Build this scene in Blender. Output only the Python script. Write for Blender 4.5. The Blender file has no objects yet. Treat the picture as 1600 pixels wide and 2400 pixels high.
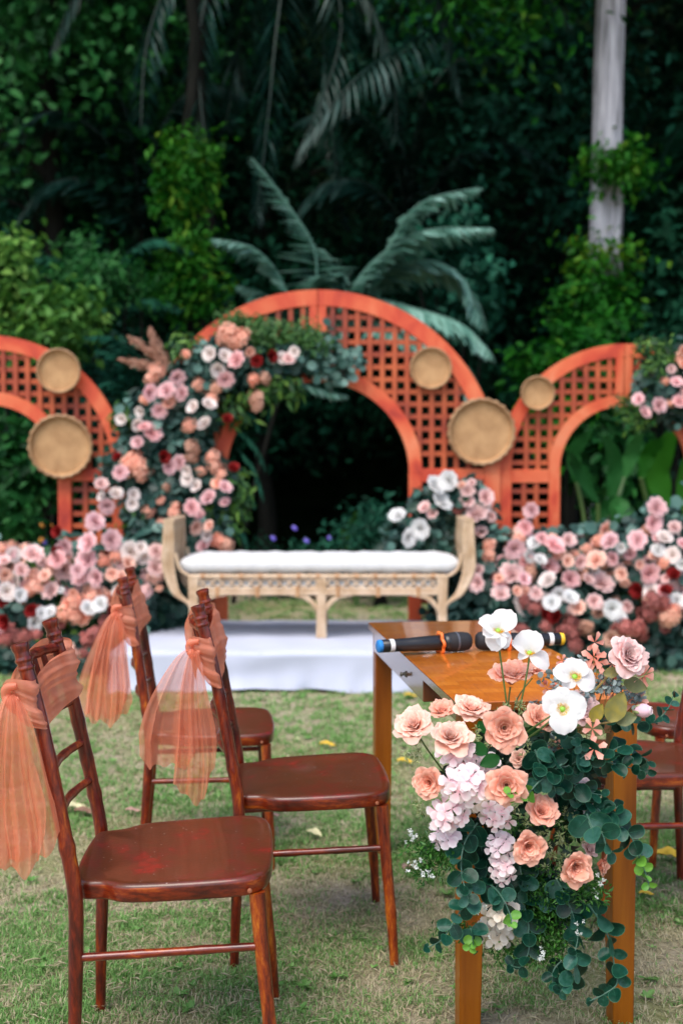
import bpy, math, random
import numpy as np
from mathutils import Vector, Matrix, Euler
R = math.radians
random.seed(7)
rng = np.random.default_rng(11)
S = bpy.context.scene
C = S.collection

# ------------------------------------------------------------------ camera, sky, sun, exposure
CH, PITCH, FPX = 1.302, 0.043, 2787.0
cam_d = bpy.data.cameras.new('camera'); cam = bpy.data.objects.new('camera', cam_d); C.objects.link(cam)
cam.location = (0, 0, CH); cam.rotation_euler = (math.pi/2 - PITCH, 0, 0)
cam_d.sensor_fit = 'VERTICAL'; cam_d.sensor_height = 36.0; cam_d.sensor_width = 24.0
cam_d.lens = FPX/2400*36.0
cam_d.clip_start = 0.05; cam_d.clip_end = 500
cam_d.dof.use_dof = True; cam_d.dof.focus_distance = 2.62; cam_d.dof.aperture_fstop = 2.8
S.camera = cam
W = bpy.data.worlds.new('World'); S.world = W; W.use_nodes = True
wn = W.node_tree; wn.nodes.clear()
SUN_EL, SUN_AZ = R(58), R(205)
sky = wn.nodes.new('ShaderNodeTexSky'); sky.sky_type = 'NISHITA'; sky.sun_disc = False
sky.sun_elevation = SUN_EL; sky.sun_rotation = SUN_AZ; sky.air_density = 1.0; sky.dust_density = 2.5; sky.ozone_density = 1.0
bg = wn.nodes.new('ShaderNodeBackground'); bg.inputs['Strength'].default_value = 0.15
wo = wn.nodes.new('ShaderNodeOutputWorld')
wn.links.new(sky.outputs[0], bg.inputs[0]); wn.links.new(bg.outputs[0], wo.inputs[0])
sl = bpy.data.lights.new('sun', 'SUN'); sl.energy = 1.5; sl.angle = R(40); sl.color = (1.0, .95, .88)
so = bpy.data.objects.new('sun', sl); C.objects.link(so)
sd = Vector((math.sin(SUN_AZ)*math.cos(SUN_EL), math.cos(SUN_AZ)*math.cos(SUN_EL), math.sin(SUN_EL)))
so.rotation_euler = sd.to_track_quat('Z', 'Y').to_euler()
S.view_settings.view_transform = 'Standard'; S.view_settings.look = 'None'
S.view_settings.exposure = 0.93; S.view_settings.gamma = 1.0; S.view_settings.use_curve_mapping = False
S.render.engine = 'CYCLES'
S.cycles.max_bounces = 6; S.cycles.diffuse_bounces = 3; S.cycles.glossy_bounces = 2; S.cycles.transmission_bounces = 3
S.cycles.transparent_max_bounces = 24; S.cycles.caustics_reflective = False; S.cycles.caustics_refractive = False

def at(px, py, Y):
    """point at depth Y that stands where the photograph shows it"""
    zz = (1200-py)/FPX
    y = math.cos(PITCH) + zz*math.sin(PITCH); z = -math.sin(PITCH) + zz*math.cos(PITCH)
    k = Y/y
    return Vector(((px-800)/FPX*k, Y, CH + z*k))

# ------------------------------------------------------------------ helpers
def mesh(name, v, f, mat=None, smooth=True, rnd=None, mi=None):
    me = bpy.data.meshes.new(name)
    if isinstance(v, np.ndarray) and isinstance(f, np.ndarray):
        n, m, k = len(v), len(f), f.shape[1]
        me.vertices.add(n); me.vertices.foreach_set('co', v.astype(np.float32).ravel())
        me.loops.add(m*k); me.loops.foreach_set('vertex_index', f.astype(np.int32).ravel())
        me.polygons.add(m); me.polygons.foreach_set('loop_start', np.arange(0, m*k, k, dtype=np.int32))
        me.update(calc_edges=True)
    else:
        me.from_pydata([tuple(p) for p in v], [], [tuple(q) for q in f]); me.update()
    if smooth: me.polygons.foreach_set('use_smooth', np.ones(len(me.polygons), dtype=bool))
    if rnd is not None:
        a = me.attributes.new('rnd', 'FLOAT', 'POINT'); a.data.foreach_set('value', np.asarray(rnd, dtype=np.float32))
    if mat is not None:
        for m_ in (mat if isinstance(mat, (list, tuple)) else [mat]): me.materials.append(m_)
    if mi is not None: me.polygons.foreach_set('material_index', np.asarray(mi, dtype=np.int32))
    me.update()
    return me

def ob(name, me, parent=None, loc=(0,0,0), rot=(0,0,0), scale=1.0, kind=None, label=None):
    o = bpy.data.objects.new(name, me); C.objects.link(o)
    if parent is not None: o.parent = parent
    o.location = loc
    if isinstance(rot, Matrix): o.rotation_euler = rot.to_euler()
    else: o.rotation_euler = rot
    o.scale = (scale,)*3 if isinstance(scale, (int, float)) else scale
    if kind: o['kind'] = kind
    if label: o['label'] = label
    return o

def thing(name, label, cat, loc=(0,0,0), rot=(0,0,0), group=None, me=None):
    o = ob(name, me, None, loc, rot); o['label'] = label; o['category'] = cat
    if group: o['group'] = group
    return o

class B:
    """collects simple solids into one mesh"""
    def __init__(s): s.v = []; s.f = []
    def add(s, v, f):
        k = len(s.v); s.v += [tuple(p) for p in v]; s.f += [tuple(i+k for i in q) for q in f]; return s
    def box(s, lo, hi, bev=0.0):
        x0, y0, z0 = lo; x1, y1, z1 = hi
        if bev <= 0:
            return s.add([(x0,y0,z0),(x1,y0,z0),(x1,y1,z0),(x0,y1,z0),(x0,y0,z1),(x1,y0,z1),(x1,y1,z1),(x0,y1,z1)],
                         [(0,3,2,1),(4,5,6,7),(0,1,5,4),(1,2,6,5),(2,3,7,6),(3,0,4,7)])
        b = bev; rings = []
        for (i, z) in ((b, z0), (0, z0+b), (0, z1-b), (b, z1)):
            a0, a1, c0, c1 = x0+i, x1-i, y0+i, y1-i
            rings.append([(a0+b,c0,z),(a1-b,c0,z),(a1,c0+b,z),(a1,c1-b,z),(a1-b,c1,z),(a0+b,c1,z),(a0,c1-b,z),(a0,c0+b,z)])
        v = sum(rings, []); f = []
        for r in range(3):
            for j in range(8): f.append((r*8+j, r*8+(j+1)%8, r*8+8+(j+1)%8, r*8+8+j))
        f.append(tuple(range(7, -1, -1))); f.append(tuple(24+j for j in range(8)))
        return s.add(v, f)
    def tube(s, pts, rad, n=10, cap=True, closed=False):
        pts = [Vector(p) for p in pts]; m = len(pts)
        rad = [rad]*m if isinstance(rad, (int, float)) else rad
        v = []; prev = None
        for i, p in enumerate(pts):
            if closed: t = (pts[(i+1) % m]-pts[i-1])
            else: t = pts[min(i+1, m-1)]-pts[max(i-1, 0)]
            t.normalize()
            if prev is None:
                a = Vector((0,0,1)) if abs(t.z) < .9 else Vector((1,0,0))
                nx = t.cross(a).normalized()
            else:
                nx = (prev - t*prev.dot(t)).normalized()
            prev = nx; ny = t.cross(nx)
            for k in range(n):
                a = 2*math.pi*k/n
                v.append(p + (nx*math.cos(a)+ny*math.sin(a))*rad[i])
        f = []
        for i in range(m if closed else m-1):
            i2 = (i+1) % m
            for k in range(n): f.append((i*n+k, i*n+(k+1)%n, i2*n+(k+1)%n, i2*n+k))
        if cap and not closed: f.append(tuple(range(n-1, -1, -1))); f.append(tuple((m-1)*n+k for k in range(n)))
        return s.add(v, f)
    def lathe(s, prof, n=24, M=None, scal=None):
        v = []
        for (r, z) in prof:
            for k in range(n):
                a = 2*math.pi*k/n; rr = r*(scal(a) if scal else 1)
                p = Vector((rr*math.cos(a), rr*math.sin(a), z)); v.append(M @ p if M else p)
        f = []
        for i in range(len(prof)-1):
            for k in range(n): f.append((i*n+k, i*n+(k+1)%n, (i+1)*n+(k+1)%n, (i+1)*n+k))
        f.append(tuple(range(n-1, -1, -1))); f.append(tuple((len(prof)-1)*n+k for k in range(n)))
        return s.add(v, f)
    def me(s, name, mat, smooth=True):
        m = mesh(name, s.v, s.f, mat, smooth)
        if smooth:
            m.set_sharp_from_angle(angle=R(42))
        return m

def bez(p, n):
    """Catmull-Rom through points p, n per span"""
    p = [Vector(q) for q in p]; out = []
    for i in range(len(p)-1):
        a = p[max(i-1,0)]; b = p[i]; c = p[i+1]; d = p[min(i+2,len(p)-1)]
        for k in range(n):
            t = k/n
            out.append(.5*((2*b)+(c-a)*t+(2*a-5*b+4*c-d)*t*t+(3*b-a-3*c+d)*t**3))
    out.append(p[-1]); return out

def rotmats(z, roll=None):
    """(n,3) z directions -> (n,3,3) matrices with random roll"""
    n = len(z); z = z/np.linalg.norm(z, axis=1, keepdims=True)
    a = np.where(np.abs(z[:, 2:3]) < .95, np.array([[0,0,1.]]), np.array([[1.,0,0]]))
    x = np.cross(a, z); x /= np.linalg.norm(x, axis=1, keepdims=True); y = np.cross(z, x)
    if roll is None: roll = rng.uniform(0, 2*np.pi, n)
    c, s_ = np.cos(roll)[:, None], np.sin(roll)[:, None]
    return np.stack([x*c+y*s_, -x*s_+y*c, z], axis=2)

def scatter(base_v, base_f, pos, mats, scale):
    k = len(base_v); n = len(pos); scale = np.broadcast_to(np.asarray(scale, float), (n,))
    v = np.einsum('nij,kj->nki', mats, base_v)*scale[:, None, None] + pos[:, None, :]
    f = base_f[None] + (np.arange(n)*k)[:, None, None]
    return v.reshape(-1, 3), f.reshape(-1, base_f.shape[1])

def leafshape(kind):
    """flat outline in x(length) y(width), z up; quads"""
    if kind == 'lance':
        v = [(0,0,0),(.35,.16,.05),(1,0,-.06),(.35,-.16,.05),(.4,0,0)]
        return np.array([(0,0,0),(.4,.16,.06),(1,0,-.1),(.4,-.16,.06)], float), np.array([(0,3,2,1)])
    if kind == 'ovate':
        return np.array([(0,0,0),(.25,.26,.05),(.65,.22,.03),(1,0,-.12),(.65,-.22,.03),(.25,-.26,.05),(.3,0,-.03),(.65,0,-.05)], float), \
               np.array([(0,6,1,1),(1,6,7,2),(2,7,3,3),(0,5,6,6),(5,4,7,6),(4,3,7,7)])
    if kind == 'round':
        a = np.linspace(0, 2*np.pi, 9)[:-1]
        v = [(.5-.5*math.cos(t), .46*math.sin(t), .10*abs(math.sin(t))) for t in a]+[(.5,0,0)]
        return np.array(v, float), np.array([(8,0,1,2),(8,2,3,4),(8,4,5,6),(8,6,7,0)])
def tri(f):
    """quads (possibly degenerate) -> triangles"""
    out = []
    for q in f:
        q = list(q); out.append(q[:3])
        if q[3] not in q[:3]: out.append([q[0], q[2], q[3]])
    return np.array(out)
SH = {k: (leafshape(k)[0], tri(leafshape(k)[1])) for k in ('lance', 'ovate', 'round')}

# ------------------------------------------------------------------ materials
def nodes(name):
    m = bpy.data.materials.new(name); m.use_nodes = True; t = m.node_tree; t.nodes.clear()
    out = t.nodes.new('ShaderNodeOutputMaterial')
    return m, t, out
def N(t, ty, **kw):
    n = t.nodes.new(ty)
    for k, v in kw.items():
        if k in n.inputs.keys(): n.inputs[k].default_value = v
        else: setattr(n, k, v)
    return n
def ramp(t, stops):
    r = t.nodes.new('ShaderNodeValToRGB'); e = r.color_ramp.elements
    while len(e) < len(stops): e.new(.5)
    for q, (p, c) in zip(e, stops): q.position = p; q.color = (*c, 1)
    return r
def coords(t, scale=(1,1,1), kind='Object'):
    tc = t.nodes.new('ShaderNodeTexCoord'); mp = t.nodes.new('ShaderNodeMapping'); mp.inputs['Scale'].default_value = scale
    t.links.new(tc.outputs[kind], mp.inputs[0]); return mp.outputs[0]

def leafmat(name, cols, rough=.5, transl=.25, attr=True, spec=.4, tcol=None):
    """leaf or petal: colour by per-leaf random value; light passes through"""
    m, t, out = nodes(name)
    n = len(cols)
    rp = ramp(t, [(i/(max(n-1,1)), c) for i, c in enumerate(cols)])
    if attr: a = N(t, 'ShaderNodeAttribute', attribute_name='rnd'); src = a.outputs['Fac']
    else:
        a = N(t, 'ShaderNodeObjectInfo'); nz = N(t, 'ShaderNodeTexNoise', Scale=3.5, Detail=5.0); t.links.new(coords(t), nz.inputs[0])
        ma = N(t, 'ShaderNodeMath', operation='MULTIPLY_ADD', use_clamp=True); ma.inputs[1].default_value = .9; t.links.new(nz.outputs[0], ma.inputs[0])
        m2 = N(t, 'ShaderNodeMath', operation='SUBTRACT'); m2.inputs[1].default_value = .45; t.links.new(a.outputs['Random'], m2.inputs[0]); t.links.new(m2.outputs[0], ma.inputs[2]); src = ma.outputs[0]
    t.links.new(src, rp.inputs[0])
    p = N(t, 'ShaderNodeBsdfPrincipled', Roughness=rough); p.inputs['Specular IOR Level'].default_value = spec
    t.links.new(rp.outputs[0], p.inputs['Base Color'])
    tr = N(t, 'ShaderNodeBsdfTranslucent')
    t.links.new(rp.outputs[0], tr.inputs[0])
    mx = N(t, 'ShaderNodeMixShader'); mx.inputs[0].default_value = transl
    t.links.new(p.outputs[0], mx.inputs[1]); t.links.new(tr.outputs[0], mx.inputs[2]); t.links.new(mx.outputs[0], out.inputs[0])
    return m

def petalmat(name, base, edge, spread=.12, transl=.36):
    """flower petal: base colour near the heart, lighter rim, slight difference between objects"""
    m, t, out = nodes(name)
    a = N(t, 'ShaderNodeAttribute', attribute_name='rnd')
    mix = N(t, 'ShaderNodeMix', data_type='RGBA')
    mix.inputs[6].default_value = (*base, 1); mix.inputs[7].default_value = (*edge, 1)
    nz = N(t, 'ShaderNodeTexNoise', Scale=60.0, Detail=2.0); t.links.new(coords(t), nz.inputs[0])
    mt = N(t, 'ShaderNodeMath', operation='MULTIPLY_ADD'); mt.inputs[1].default_value = .5; mt.inputs[2].default_value = -.25
    t.links.new(nz.outputs[0], mt.inputs[0])
    ad = N(t, 'ShaderNodeMath', operation='ADD', use_clamp=True); t.links.new(a.outputs['Fac'], ad.inputs[0]); t.links.new(mt.outputs[0], ad.inputs[1])
    t.links.new(ad.outputs[0], mix.inputs[0])
    oi = N(t, 'ShaderNodeObjectInfo')
    hv = N(t, 'ShaderNodeHueSaturation')
    mr = N(t, 'ShaderNodeMapRange'); mr.inputs[3].default_value = 1-spread; mr.inputs[4].default_value = 1+spread
    t.links.new(oi.outputs['Random'], mr.inputs[0]); t.links.new(mr.outputs[0], hv.inputs['Value']); t.links.new(mix.outputs[2], hv.inputs['Color'])
    p = N(t, 'ShaderNodeBsdfPrincipled', Roughness=.6); p.inputs['Specular IOR Level'].default_value = .25
    t.links.new(hv.outputs[0], p.inputs['Base Color'])
    tr = N(t, 'ShaderNodeBsdfTranslucent'); t.links.new(hv.outputs[0], tr.inputs[0])
    mx = N(t, 'ShaderNodeMixShader'); mx.inputs[0].default_value = transl
    t.links.new(p.outputs[0], mx.inputs[1]); t.links.new(tr.outputs[0], mx.inputs[2]); t.links.new(mx.outputs[0], out.inputs[0])
    return m

def surf(name, stops, nscale=8.0, stretch=(1,1,1), rough=.5, detail=6.0, bump=0.0, spec=.5, coat=0.0, rstops=None, dist=0.0, kind='Object', sheen=0):
    m, t, out = nodes(name)
    co = coords(t, stretch, kind)
    nz = N(t, 'ShaderNodeTexNoise', Scale=nscale, Detail=detail, Distortion=dist); t.links.new(co, nz.inputs[0])
    rp = ramp(t, stops); t.links.new(nz.outputs[0], rp.inputs[0])
    p = N(t, 'ShaderNodeBsdfPrincipled', Roughness=rough); p.inputs['Specular IOR Level'].default_value = spec
    p.inputs['Coat Weight'].default_value = coat; p.inputs['Coat Roughness'].default_value = .08
    p.inputs['Sheen Weight'].default_value = sheen
    t.links.new(rp.outputs[0], p.inputs['Base Color'])
    if rstops:
        r2 = ramp(t, [(a, (b,b,b)) for a, b in rstops]); t.links.new(nz.outputs[0], r2.inputs[0]); t.links.new(r2.outputs[0], p.inputs['Roughness'])
    if bump:
        b = N(t, 'ShaderNodeBump', Strength=bump, Distance=.005); n2 = N(t, 'ShaderNodeTexNoise', Scale=nscale*4, Detail=4.0)
        t.links.new(co, n2.inputs[0]); t.links.new(n2.outputs[0], b.inputs['Height']); t.links.new(b.outputs[0], p.inputs['Normal'])
    t.links.new(p.outputs[0], out.inputs[0])
    return m

M = {}
def chairwood(name, stops, seat=False, st=(1,1,.22)):
    m, t, out = nodes(name)
    oi = N(t, 'ShaderNodeObjectInfo')
    co = coords(t, st if not seat else (1,1,1))
    ad = N(t, 'ShaderNodeVectorMath', operation='ADD'); t.links.new(co, ad.inputs[0])
    sc = N(t, 'ShaderNodeVectorMath', operation='SCALE'); sc.inputs['Scale'].default_value = 7.0
    cb = N(t, 'ShaderNodeCombineXYZ'); t.links.new(oi.outputs['Random'], cb.inputs[0]); t.links.new(oi.outputs['Random'], cb.inputs[2])
    t.links.new(cb.outputs[0], sc.inputs[0]); t.links.new(sc.outputs[0], ad.inputs[1])
    nz = N(t, 'ShaderNodeTexNoise', Scale=9.0 if seat else 34.0, Detail=10.0, Roughness=.72, Distortion=.2); t.links.new(ad.outputs[0], nz.inputs[0])
    rp = ramp(t, stops); t.links.new(nz.outputs[0], rp.inputs[0])
    p = N(t, 'ShaderNodeBsdfPrincipled', Roughness=.42 if seat else .3); p.inputs['Specular IOR Level'].default_value = .35
    p.inputs['Coat Weight'].default_value = .5 if seat else .5; p.inputs['Coat Roughness'].default_value = .10 if seat else .08
    last = rp.outputs[0]
    if seat:   # specks of dust and scratches
        vo = N(t, 'ShaderNodeTexVoronoi', Scale=38.0); t.links.new(ad.outputs[0], vo.inputs[0])
        rr = ramp(t, [(0.0, (1,1,1)), (.055, (1,1,1)), (.08, (0,0,0))]); t.links.new(vo.outputs['Distance'], rr.inputs[0])
        mx = N(t, 'ShaderNodeMix', data_type='RGBA'); mx.inputs[7].default_value = (.42,.3,.24,1)
        mu = N(t, 'ShaderNodeMath', operation='MULTIPLY'); mu.inputs[1].default_value = .7; t.links.new(rr.outputs[0], mu.inputs[0])
        t.links.new(mu.outputs[0], mx.inputs[0]); t.links.new(last, mx.inputs[6]); last = mx.outputs[2]
    t.links.new(last, p.inputs['Base Color'])
    n2 = N(t, 'ShaderNodeTexNoise', Scale=120.0, Detail=4.0); t.links.new(ad.outputs[0], n2.inputs[0])
    b = N(t, 'ShaderNodeBump', Strength=.18, Distance=.002); t.links.new(n2.outputs[0], b.inputs['Height']); t.links.new(b.outputs[0], p.inputs['Normal'])
    t.links.new(p.outputs[0], out.inputs[0]); return m
M['chair'] = chairwood('stained_chair_wood', [(.34,(.018,.002,.002)),(.44,(.070,.006,.003)),(.54,(.150,.014,.004)),(.62,(.27,.042,.004)),(.70,(.46,.14,.012))])
M['chair_amber'] = chairwood('amber_chair_wood', [(.36,(.035,.004,.002)),(.46,(.12,.012,.003)),(.55,(.24,.036,.004)),(.64,(.42,.12,.010))])
M['seat'] = chairwood('stained_seat_wood', [(.3,(.072,.019,.005)),(.5,(.098,.021,.005)),(.57,(.115,.015,.005)),(.68,(.26,.010,.005))], seat=True)
M['chair_side'] = chairwood('stained_chair_rail_wood', [(.34,(.022,.0025,.002)),(.46,(.085,.008,.003)),(.56,(.17,.018,.004)),(.66,(.34,.07,.006))], st=(.28,.28,1))
M['screw'] = surf('screw_metal', [(.4,(.2,.05,.03)),(.6,(.3,.1,.05))], 40, rough=.35)

def tablewood():
    m, t, out = nodes('varnished_table_wood')
    co = coords(t)
    br = N(t, 'ShaderNodeTexBrick', Scale=1.0); br.offset = .37
    br.inputs['Brick Width'].default_value = .085; br.inputs['Row Height'].default_value = .05; br.inputs['Mortar Size'].default_value = .0006
    br.inputs['Color1'].default_value = (.46,.125,.009,1); br.inputs['Color2'].default_value = (.58,.185,.018,1); br.inputs['Mortar'].default_value = (.3,.08,.01,1)
    t.links.new(co, br.inputs[0])
    g = N(t, 'ShaderNodeTexNoise', Scale=30.0, Detail=5.0); mp = N(t, 'ShaderNodeMapping'); mp.inputs['Scale'].default_value = (4,.6,1)
    t.links.new(co, mp.inputs[0]); t.links.new(mp.outputs[0], g.inputs[0])
    mx = N(t, 'ShaderNodeMix', data_type='RGBA', blend_type='MULTIPLY'); mx.inputs[0].default_value = .5
    rp = ramp(t, [(.3,(.6,.5,.45)),(.7,(1,1,1))]); t.links.new(g.outputs[0], rp.inputs[0])
    t.links.new(br.outputs[0], mx.inputs[6]); t.links.new(rp.outputs[0], mx.inputs[7])
    p = N(t, 'ShaderNodeBsdfPrincipled', Roughness=.35); p.inputs['Coat Weight'].default_value = .7; p.inputs['Coat Roughness'].default_value = .07
    t.links.new(mx.outputs[2], p.inputs['Base Color']); t.links.new(p.outputs[0], out.inputs[0]); return m
M['tabletop'] = tablewood()
M['tableleg'] = surf('table_leg_wood', [(.3,(.17,.040,.001)),(.5,(.25,.068,.002)),(.7,(.33,.098,.003))], 6, (5,5,.4), rough=.4, bump=.12, coat=.2, spec=.3)
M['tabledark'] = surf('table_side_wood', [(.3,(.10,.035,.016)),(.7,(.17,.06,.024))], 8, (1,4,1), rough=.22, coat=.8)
M['archwood'] = surf('orange_stained_arch_wood', [(.3,(.30,.018,.010)),(.42,(.52,.055,.018)),(.52,(.60,.105,.036)),(.62,(.64,.155,.062)),(.75,(.68,.24,.12))], 3.4, (1,1,.6), rough=.6, bump=.2, kind='Object', dist=.8, detail=9)
M['slat'] = surf('red_brown_stained_slat_wood', [(.3,(.10,.016,.012)),(.44,(.28,.040,.014)),(.58,(.42,.080,.022)),(.7,(.52,.12,.035))], 3.0, rough=.6, bump=.2, detail=8)
M['archedge'] = surf('pale_cut_edge', [(.3,(.45,.25,.16)),(.7,(.55,.35,.24))], 5, rough=.6)
M['rattan'] = surf('bleached_rattan', [(.3,(.42,.27,.15)),(.6,(.58,.42,.28)),(.75,(.66,.52,.38))], 14, rough=.5, bump=.2)
M['rattan_dark'] = surf('brown_rattan_binding', [(.3,(.35,.17,.07)),(.7,(.45,.25,.12))], 20, rough=.5)
M['cushion'] = surf('white_cushion_cloth', [(.3,(.58,.58,.58)),(.7,(.65,.65,.645))], 30, rough=.85, bump=.15, spec=.2, sheen=.3)
M['cloth'] = surf('white_stage_cloth', [(.3,(.43,.455,.56)),(.7,(.49,.515,.62))], 3, rough=.85, bump=.08, spec=.2, sheen=.2)
def weave(name, c1, c2, sc):
    m, t, out = nodes(name); co = coords(t)
    w1 = N(t, 'ShaderNodeTexWave', Scale=sc, bands_direction='X'); w2 = N(t, 'ShaderNodeTexWave', Scale=sc, bands_direction='Y')
    w1.inputs['Distortion'].default_value = 1.2; w2.inputs['Distortion'].default_value = 1.2
    t.links.new(co, w1.inputs[0]); t.links.new(co, w2.inputs[0])
    mu = N(t, 'ShaderNodeMath', operation='MULTIPLY'); t.links.new(w1.outputs['Fac'], mu.inputs[0]); t.links.new(w2.outputs['Fac'], mu.inputs[1])
    nz = N(t, 'ShaderNodeTexNoise', Scale=9.0, Detail=5.0); t.links.new(co, nz.inputs[0])
    ad = N(t, 'ShaderNodeMath', operation='MULTIPLY_ADD'); ad.inputs[1].default_value = .5; t.links.new(mu.outputs[0], ad.inputs[0]); t.links.new(nz.outputs[0], ad.inputs[2])
    rp = ramp(t, [(.3, c1), (.9, c2)]); t.links.new(ad.outputs[0], rp.inputs[0])
    p = N(t, 'ShaderNodeBsdfPrincipled', Roughness=.65); t.links.new(rp.outputs[0], p.inputs['Base Color'])
    b = N(t, 'ShaderNodeBump', Strength=.6, Distance=.003); t.links.new(mu.outputs[0], b.inputs['Height']); t.links.new(b.outputs[0], p.inputs['Normal'])
    t.links.new(p.outputs[0], out.inputs[0]); return m
M['basket'] = weave('woven_bamboo', (.30,.145,.055), (.60,.36,.17), 34)
M['basket_rim'] = surf('bamboo_rim', [(.3,(.24,.12,.05)),(.7,(.40,.24,.12))], 14, rough=.5, bump=.3)
M['wicker'] = weave('dense_wicker', (.32,.20,.10), (.58,.42,.27), 50)

def tulle(nm='sheer_orange_organza', lo=.47, hi=.84):
    m, t, out = nodes(nm)
    co = coords(t)
    nz = N(t, 'ShaderNodeTexNoise', Scale=14.0, Detail=4.0); t.links.new(co, nz.inputs[0])
    rp = ramp(t, [(.3,(.86,.26,.13)),(.7,(.92,.38,.24))]); t.links.new(nz.outputs[0], rp.inputs[0])
    d = N(t, 'ShaderNodeBsdfDiffuse'); tr = N(t, 'ShaderNodeBsdfTranslucent'); tp = N(t, 'ShaderNodeBsdfTransparent')
    gl = N(t, 'ShaderNodeBsdfGlossy', Roughness=.45)
    tp.inputs[0].default_value = (1,.94,.9,1)
    t.links.new(rp.outputs[0], d.inputs[0]); t.links.new(rp.outputs[0], tr.inputs[0])
    m1 = N(t, 'ShaderNodeMixShader'); m1.inputs[0].default_value = .45; t.links.new(d.outputs[0], m1.inputs[1]); t.links.new(tr.outputs[0], m1.inputs[2])
    mg = N(t, 'ShaderNodeMixShader'); mg.inputs[0].default_value = .04; t.links.new(m1.outputs[0], mg.inputs[1]); t.links.new(gl.outputs[0], mg.inputs[2])
    lw = N(t, 'ShaderNodeLayerWeight', Blend=.45)   # threads close up where the cloth turns edge-on
    mr = N(t, 'ShaderNodeMapRange'); mr.inputs[3].default_value = lo; mr.inputs[4].default_value = hi; t.links.new(lw.outputs['Facing'], mr.inputs[0])
    m2 = N(t, 'ShaderNodeMixShader'); t.links.new(mr.outputs[0], m2.inputs[0]); t.links.new(tp.outputs[0], m2.inputs[1]); t.links.new(mg.outputs[0], m2.inputs[2])
    t.links.new(m2.outputs[0], out.inputs[0]); return m
M['tulle'] = tulle(); M['tulle_band'] = tulle('gathered_orange_organza', .70, .95)
def plain(name, c, rough=.5, spec=.5):
    m, t, out = nodes(name); p = N(t, 'ShaderNodeBsdfPrincipled', Roughness=rough); p.inputs['Specular IOR Level'].default_value = spec
    nz = N(t, 'ShaderNodeTexNoise', Scale=60.0, Detail=3.0); t.links.new(coords(t), nz.inputs[0])
    rp = ramp(t, [(.3, tuple(x*.88 for x in c)), (.7, tuple(min(1, x*1.08) for x in c))]); t.links.new(nz.outputs[0], rp.inputs[0])
    t.links.new(rp.outputs[0], p.inputs['Base Color']); t.links.new(p.outputs[0], out.inputs[0]); return m
M['micblack'] = plain('black_microphone_plastic', (.012,.012,.014), .32)
M['micgrille'] = plain('black_microphone_foam', (.014,.014,.017), .75)
M['micsilver'] = plain('grey_band', (.08,.085,.1), .3)
M['micwhite'] = plain('white_sticker', (.75,.75,.75), .5)
M['micblue'] = plain('blue_end_cap', (.02,.22,.6), .4)
M['micyellow'] = plain('yellow_end_cap', (.75,.45,.02), .4)
M['micorange'] = plain('orange_rubber_ring', (.85,.18,.03), .45)
M['iron'] = plain('dark_latch_metal', (.06,.055,.04), .4)
M['bark'] = surf('pale_grey_bark', [(.3,(.09,.09,.095)),(.46,(.28,.28,.31)),(.7,(.46,.46,.50))], 5, (4,4,.35), rough=.85, bump=.6)
M['darkbark'] = surf('dark_bark', [(.3,(.005,.006,.005)),(.7,(.012,.012,.010))], 6, (2,2,.4), rough=1, bump=.6, spec=.05)
M['stem'] = plain('green_stem', (.07,.13,.03), .5)
M['stemteal'] = plain('blue_green_stem', (.05,.13,.09), .5)
M['stemgold'] = plain('olive_stem', (.28,.20,.06), .5)

# leaf materials (rnd 0..1)
L = {}
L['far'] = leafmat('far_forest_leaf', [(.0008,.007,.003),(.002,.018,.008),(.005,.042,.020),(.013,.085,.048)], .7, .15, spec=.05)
L['teal'] = leafmat('shade_leaf', [(.0015,.018,.010),(.004,.042,.024),(.010,.08,.046),(.03,.15,.09)], .6, .2, spec=.12)
L['palm'] = leafmat('palm_leaflet', [(.001,.012,.008),(.003,.024,.017),(.008,.045,.035),(.06,.11,.10)], .4, .1, spec=.25)
L['fern'] = leafmat('grey_green_frond', [(.05,.14,.10),(.09,.22,.17),(.17,.34,.27),(.30,.48,.42)], .45, .25)
L['fernolive'] = leafmat('olive_frond', [(.03,.07,.01),(.06,.11,.02),(.10,.15,.03)], .45, .25)
L['mid'] = leafmat('mid_green_leaf', [(.003,.03,.008),(.008,.07,.014),(.02,.12,.024),(.05,.19,.045)], .55, .25, spec=.15)
L['bright'] = leafmat('bright_green_leaf', [(.004,.045,.004),(.012,.10,.006),(.035,.17,.010),(.13,.22,.012)], .55, .3, spec=.15)
L['yellow'] = leafmat('yellow_green_leaf', [(.015,.07,.01),(.04,.14,.02),(.09,.23,.035),(.18,.33,.06)], .55, .3, spec=.2)
L['vine'] = leafmat('vine_leaf', [(.002,.03,.003),(.006,.07,.005),(.016,.12,.008),(.09,.18,.012)], .6, .3, spec=.1)
L['bedteal'] = leafmat('silver_dollar_leaf', [(.008,.035,.028),(.02,.07,.055),(.05,.13,.105),(.13,.25,.21)], .45, .2)
L['bedgreen'] = leafmat('garland_leaf', [(.01,.05,.015),(.025,.10,.02),(.06,.18,.03),(.16,.30,.04)], .5, .3)
L['asparagus'] = leafmat('feathery_green_leaf', [(.02,.09,.02),(.05,.16,.03),(.10,.22,.06)], .5, .3)
L['pampas'] = leafmat('dusty_pink_plume', [(.35,.17,.11),(.5,.27,.19),(.62,.38,.28)], .8, .3)
L['euc'] = leafmat('eucalyptus_leaf', [(.0015,.018,.009),(.002,.028,.015),(.004,.042,.024),(.007,.060,.037),(.028,.10,.075)], .4, .06, attr=False, spec=.25)
L['eucrim'] = leafmat('eucalyptus_leaf_rim', [(.02,.10,.06),(.04,.15,.08)], .5, .2, attr=False)
L['euclight'] = leafmat('young_eucalyptus_leaf', [(.10,.30,.04),(.18,.42,.05)], .45, .3, attr=False)
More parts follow.
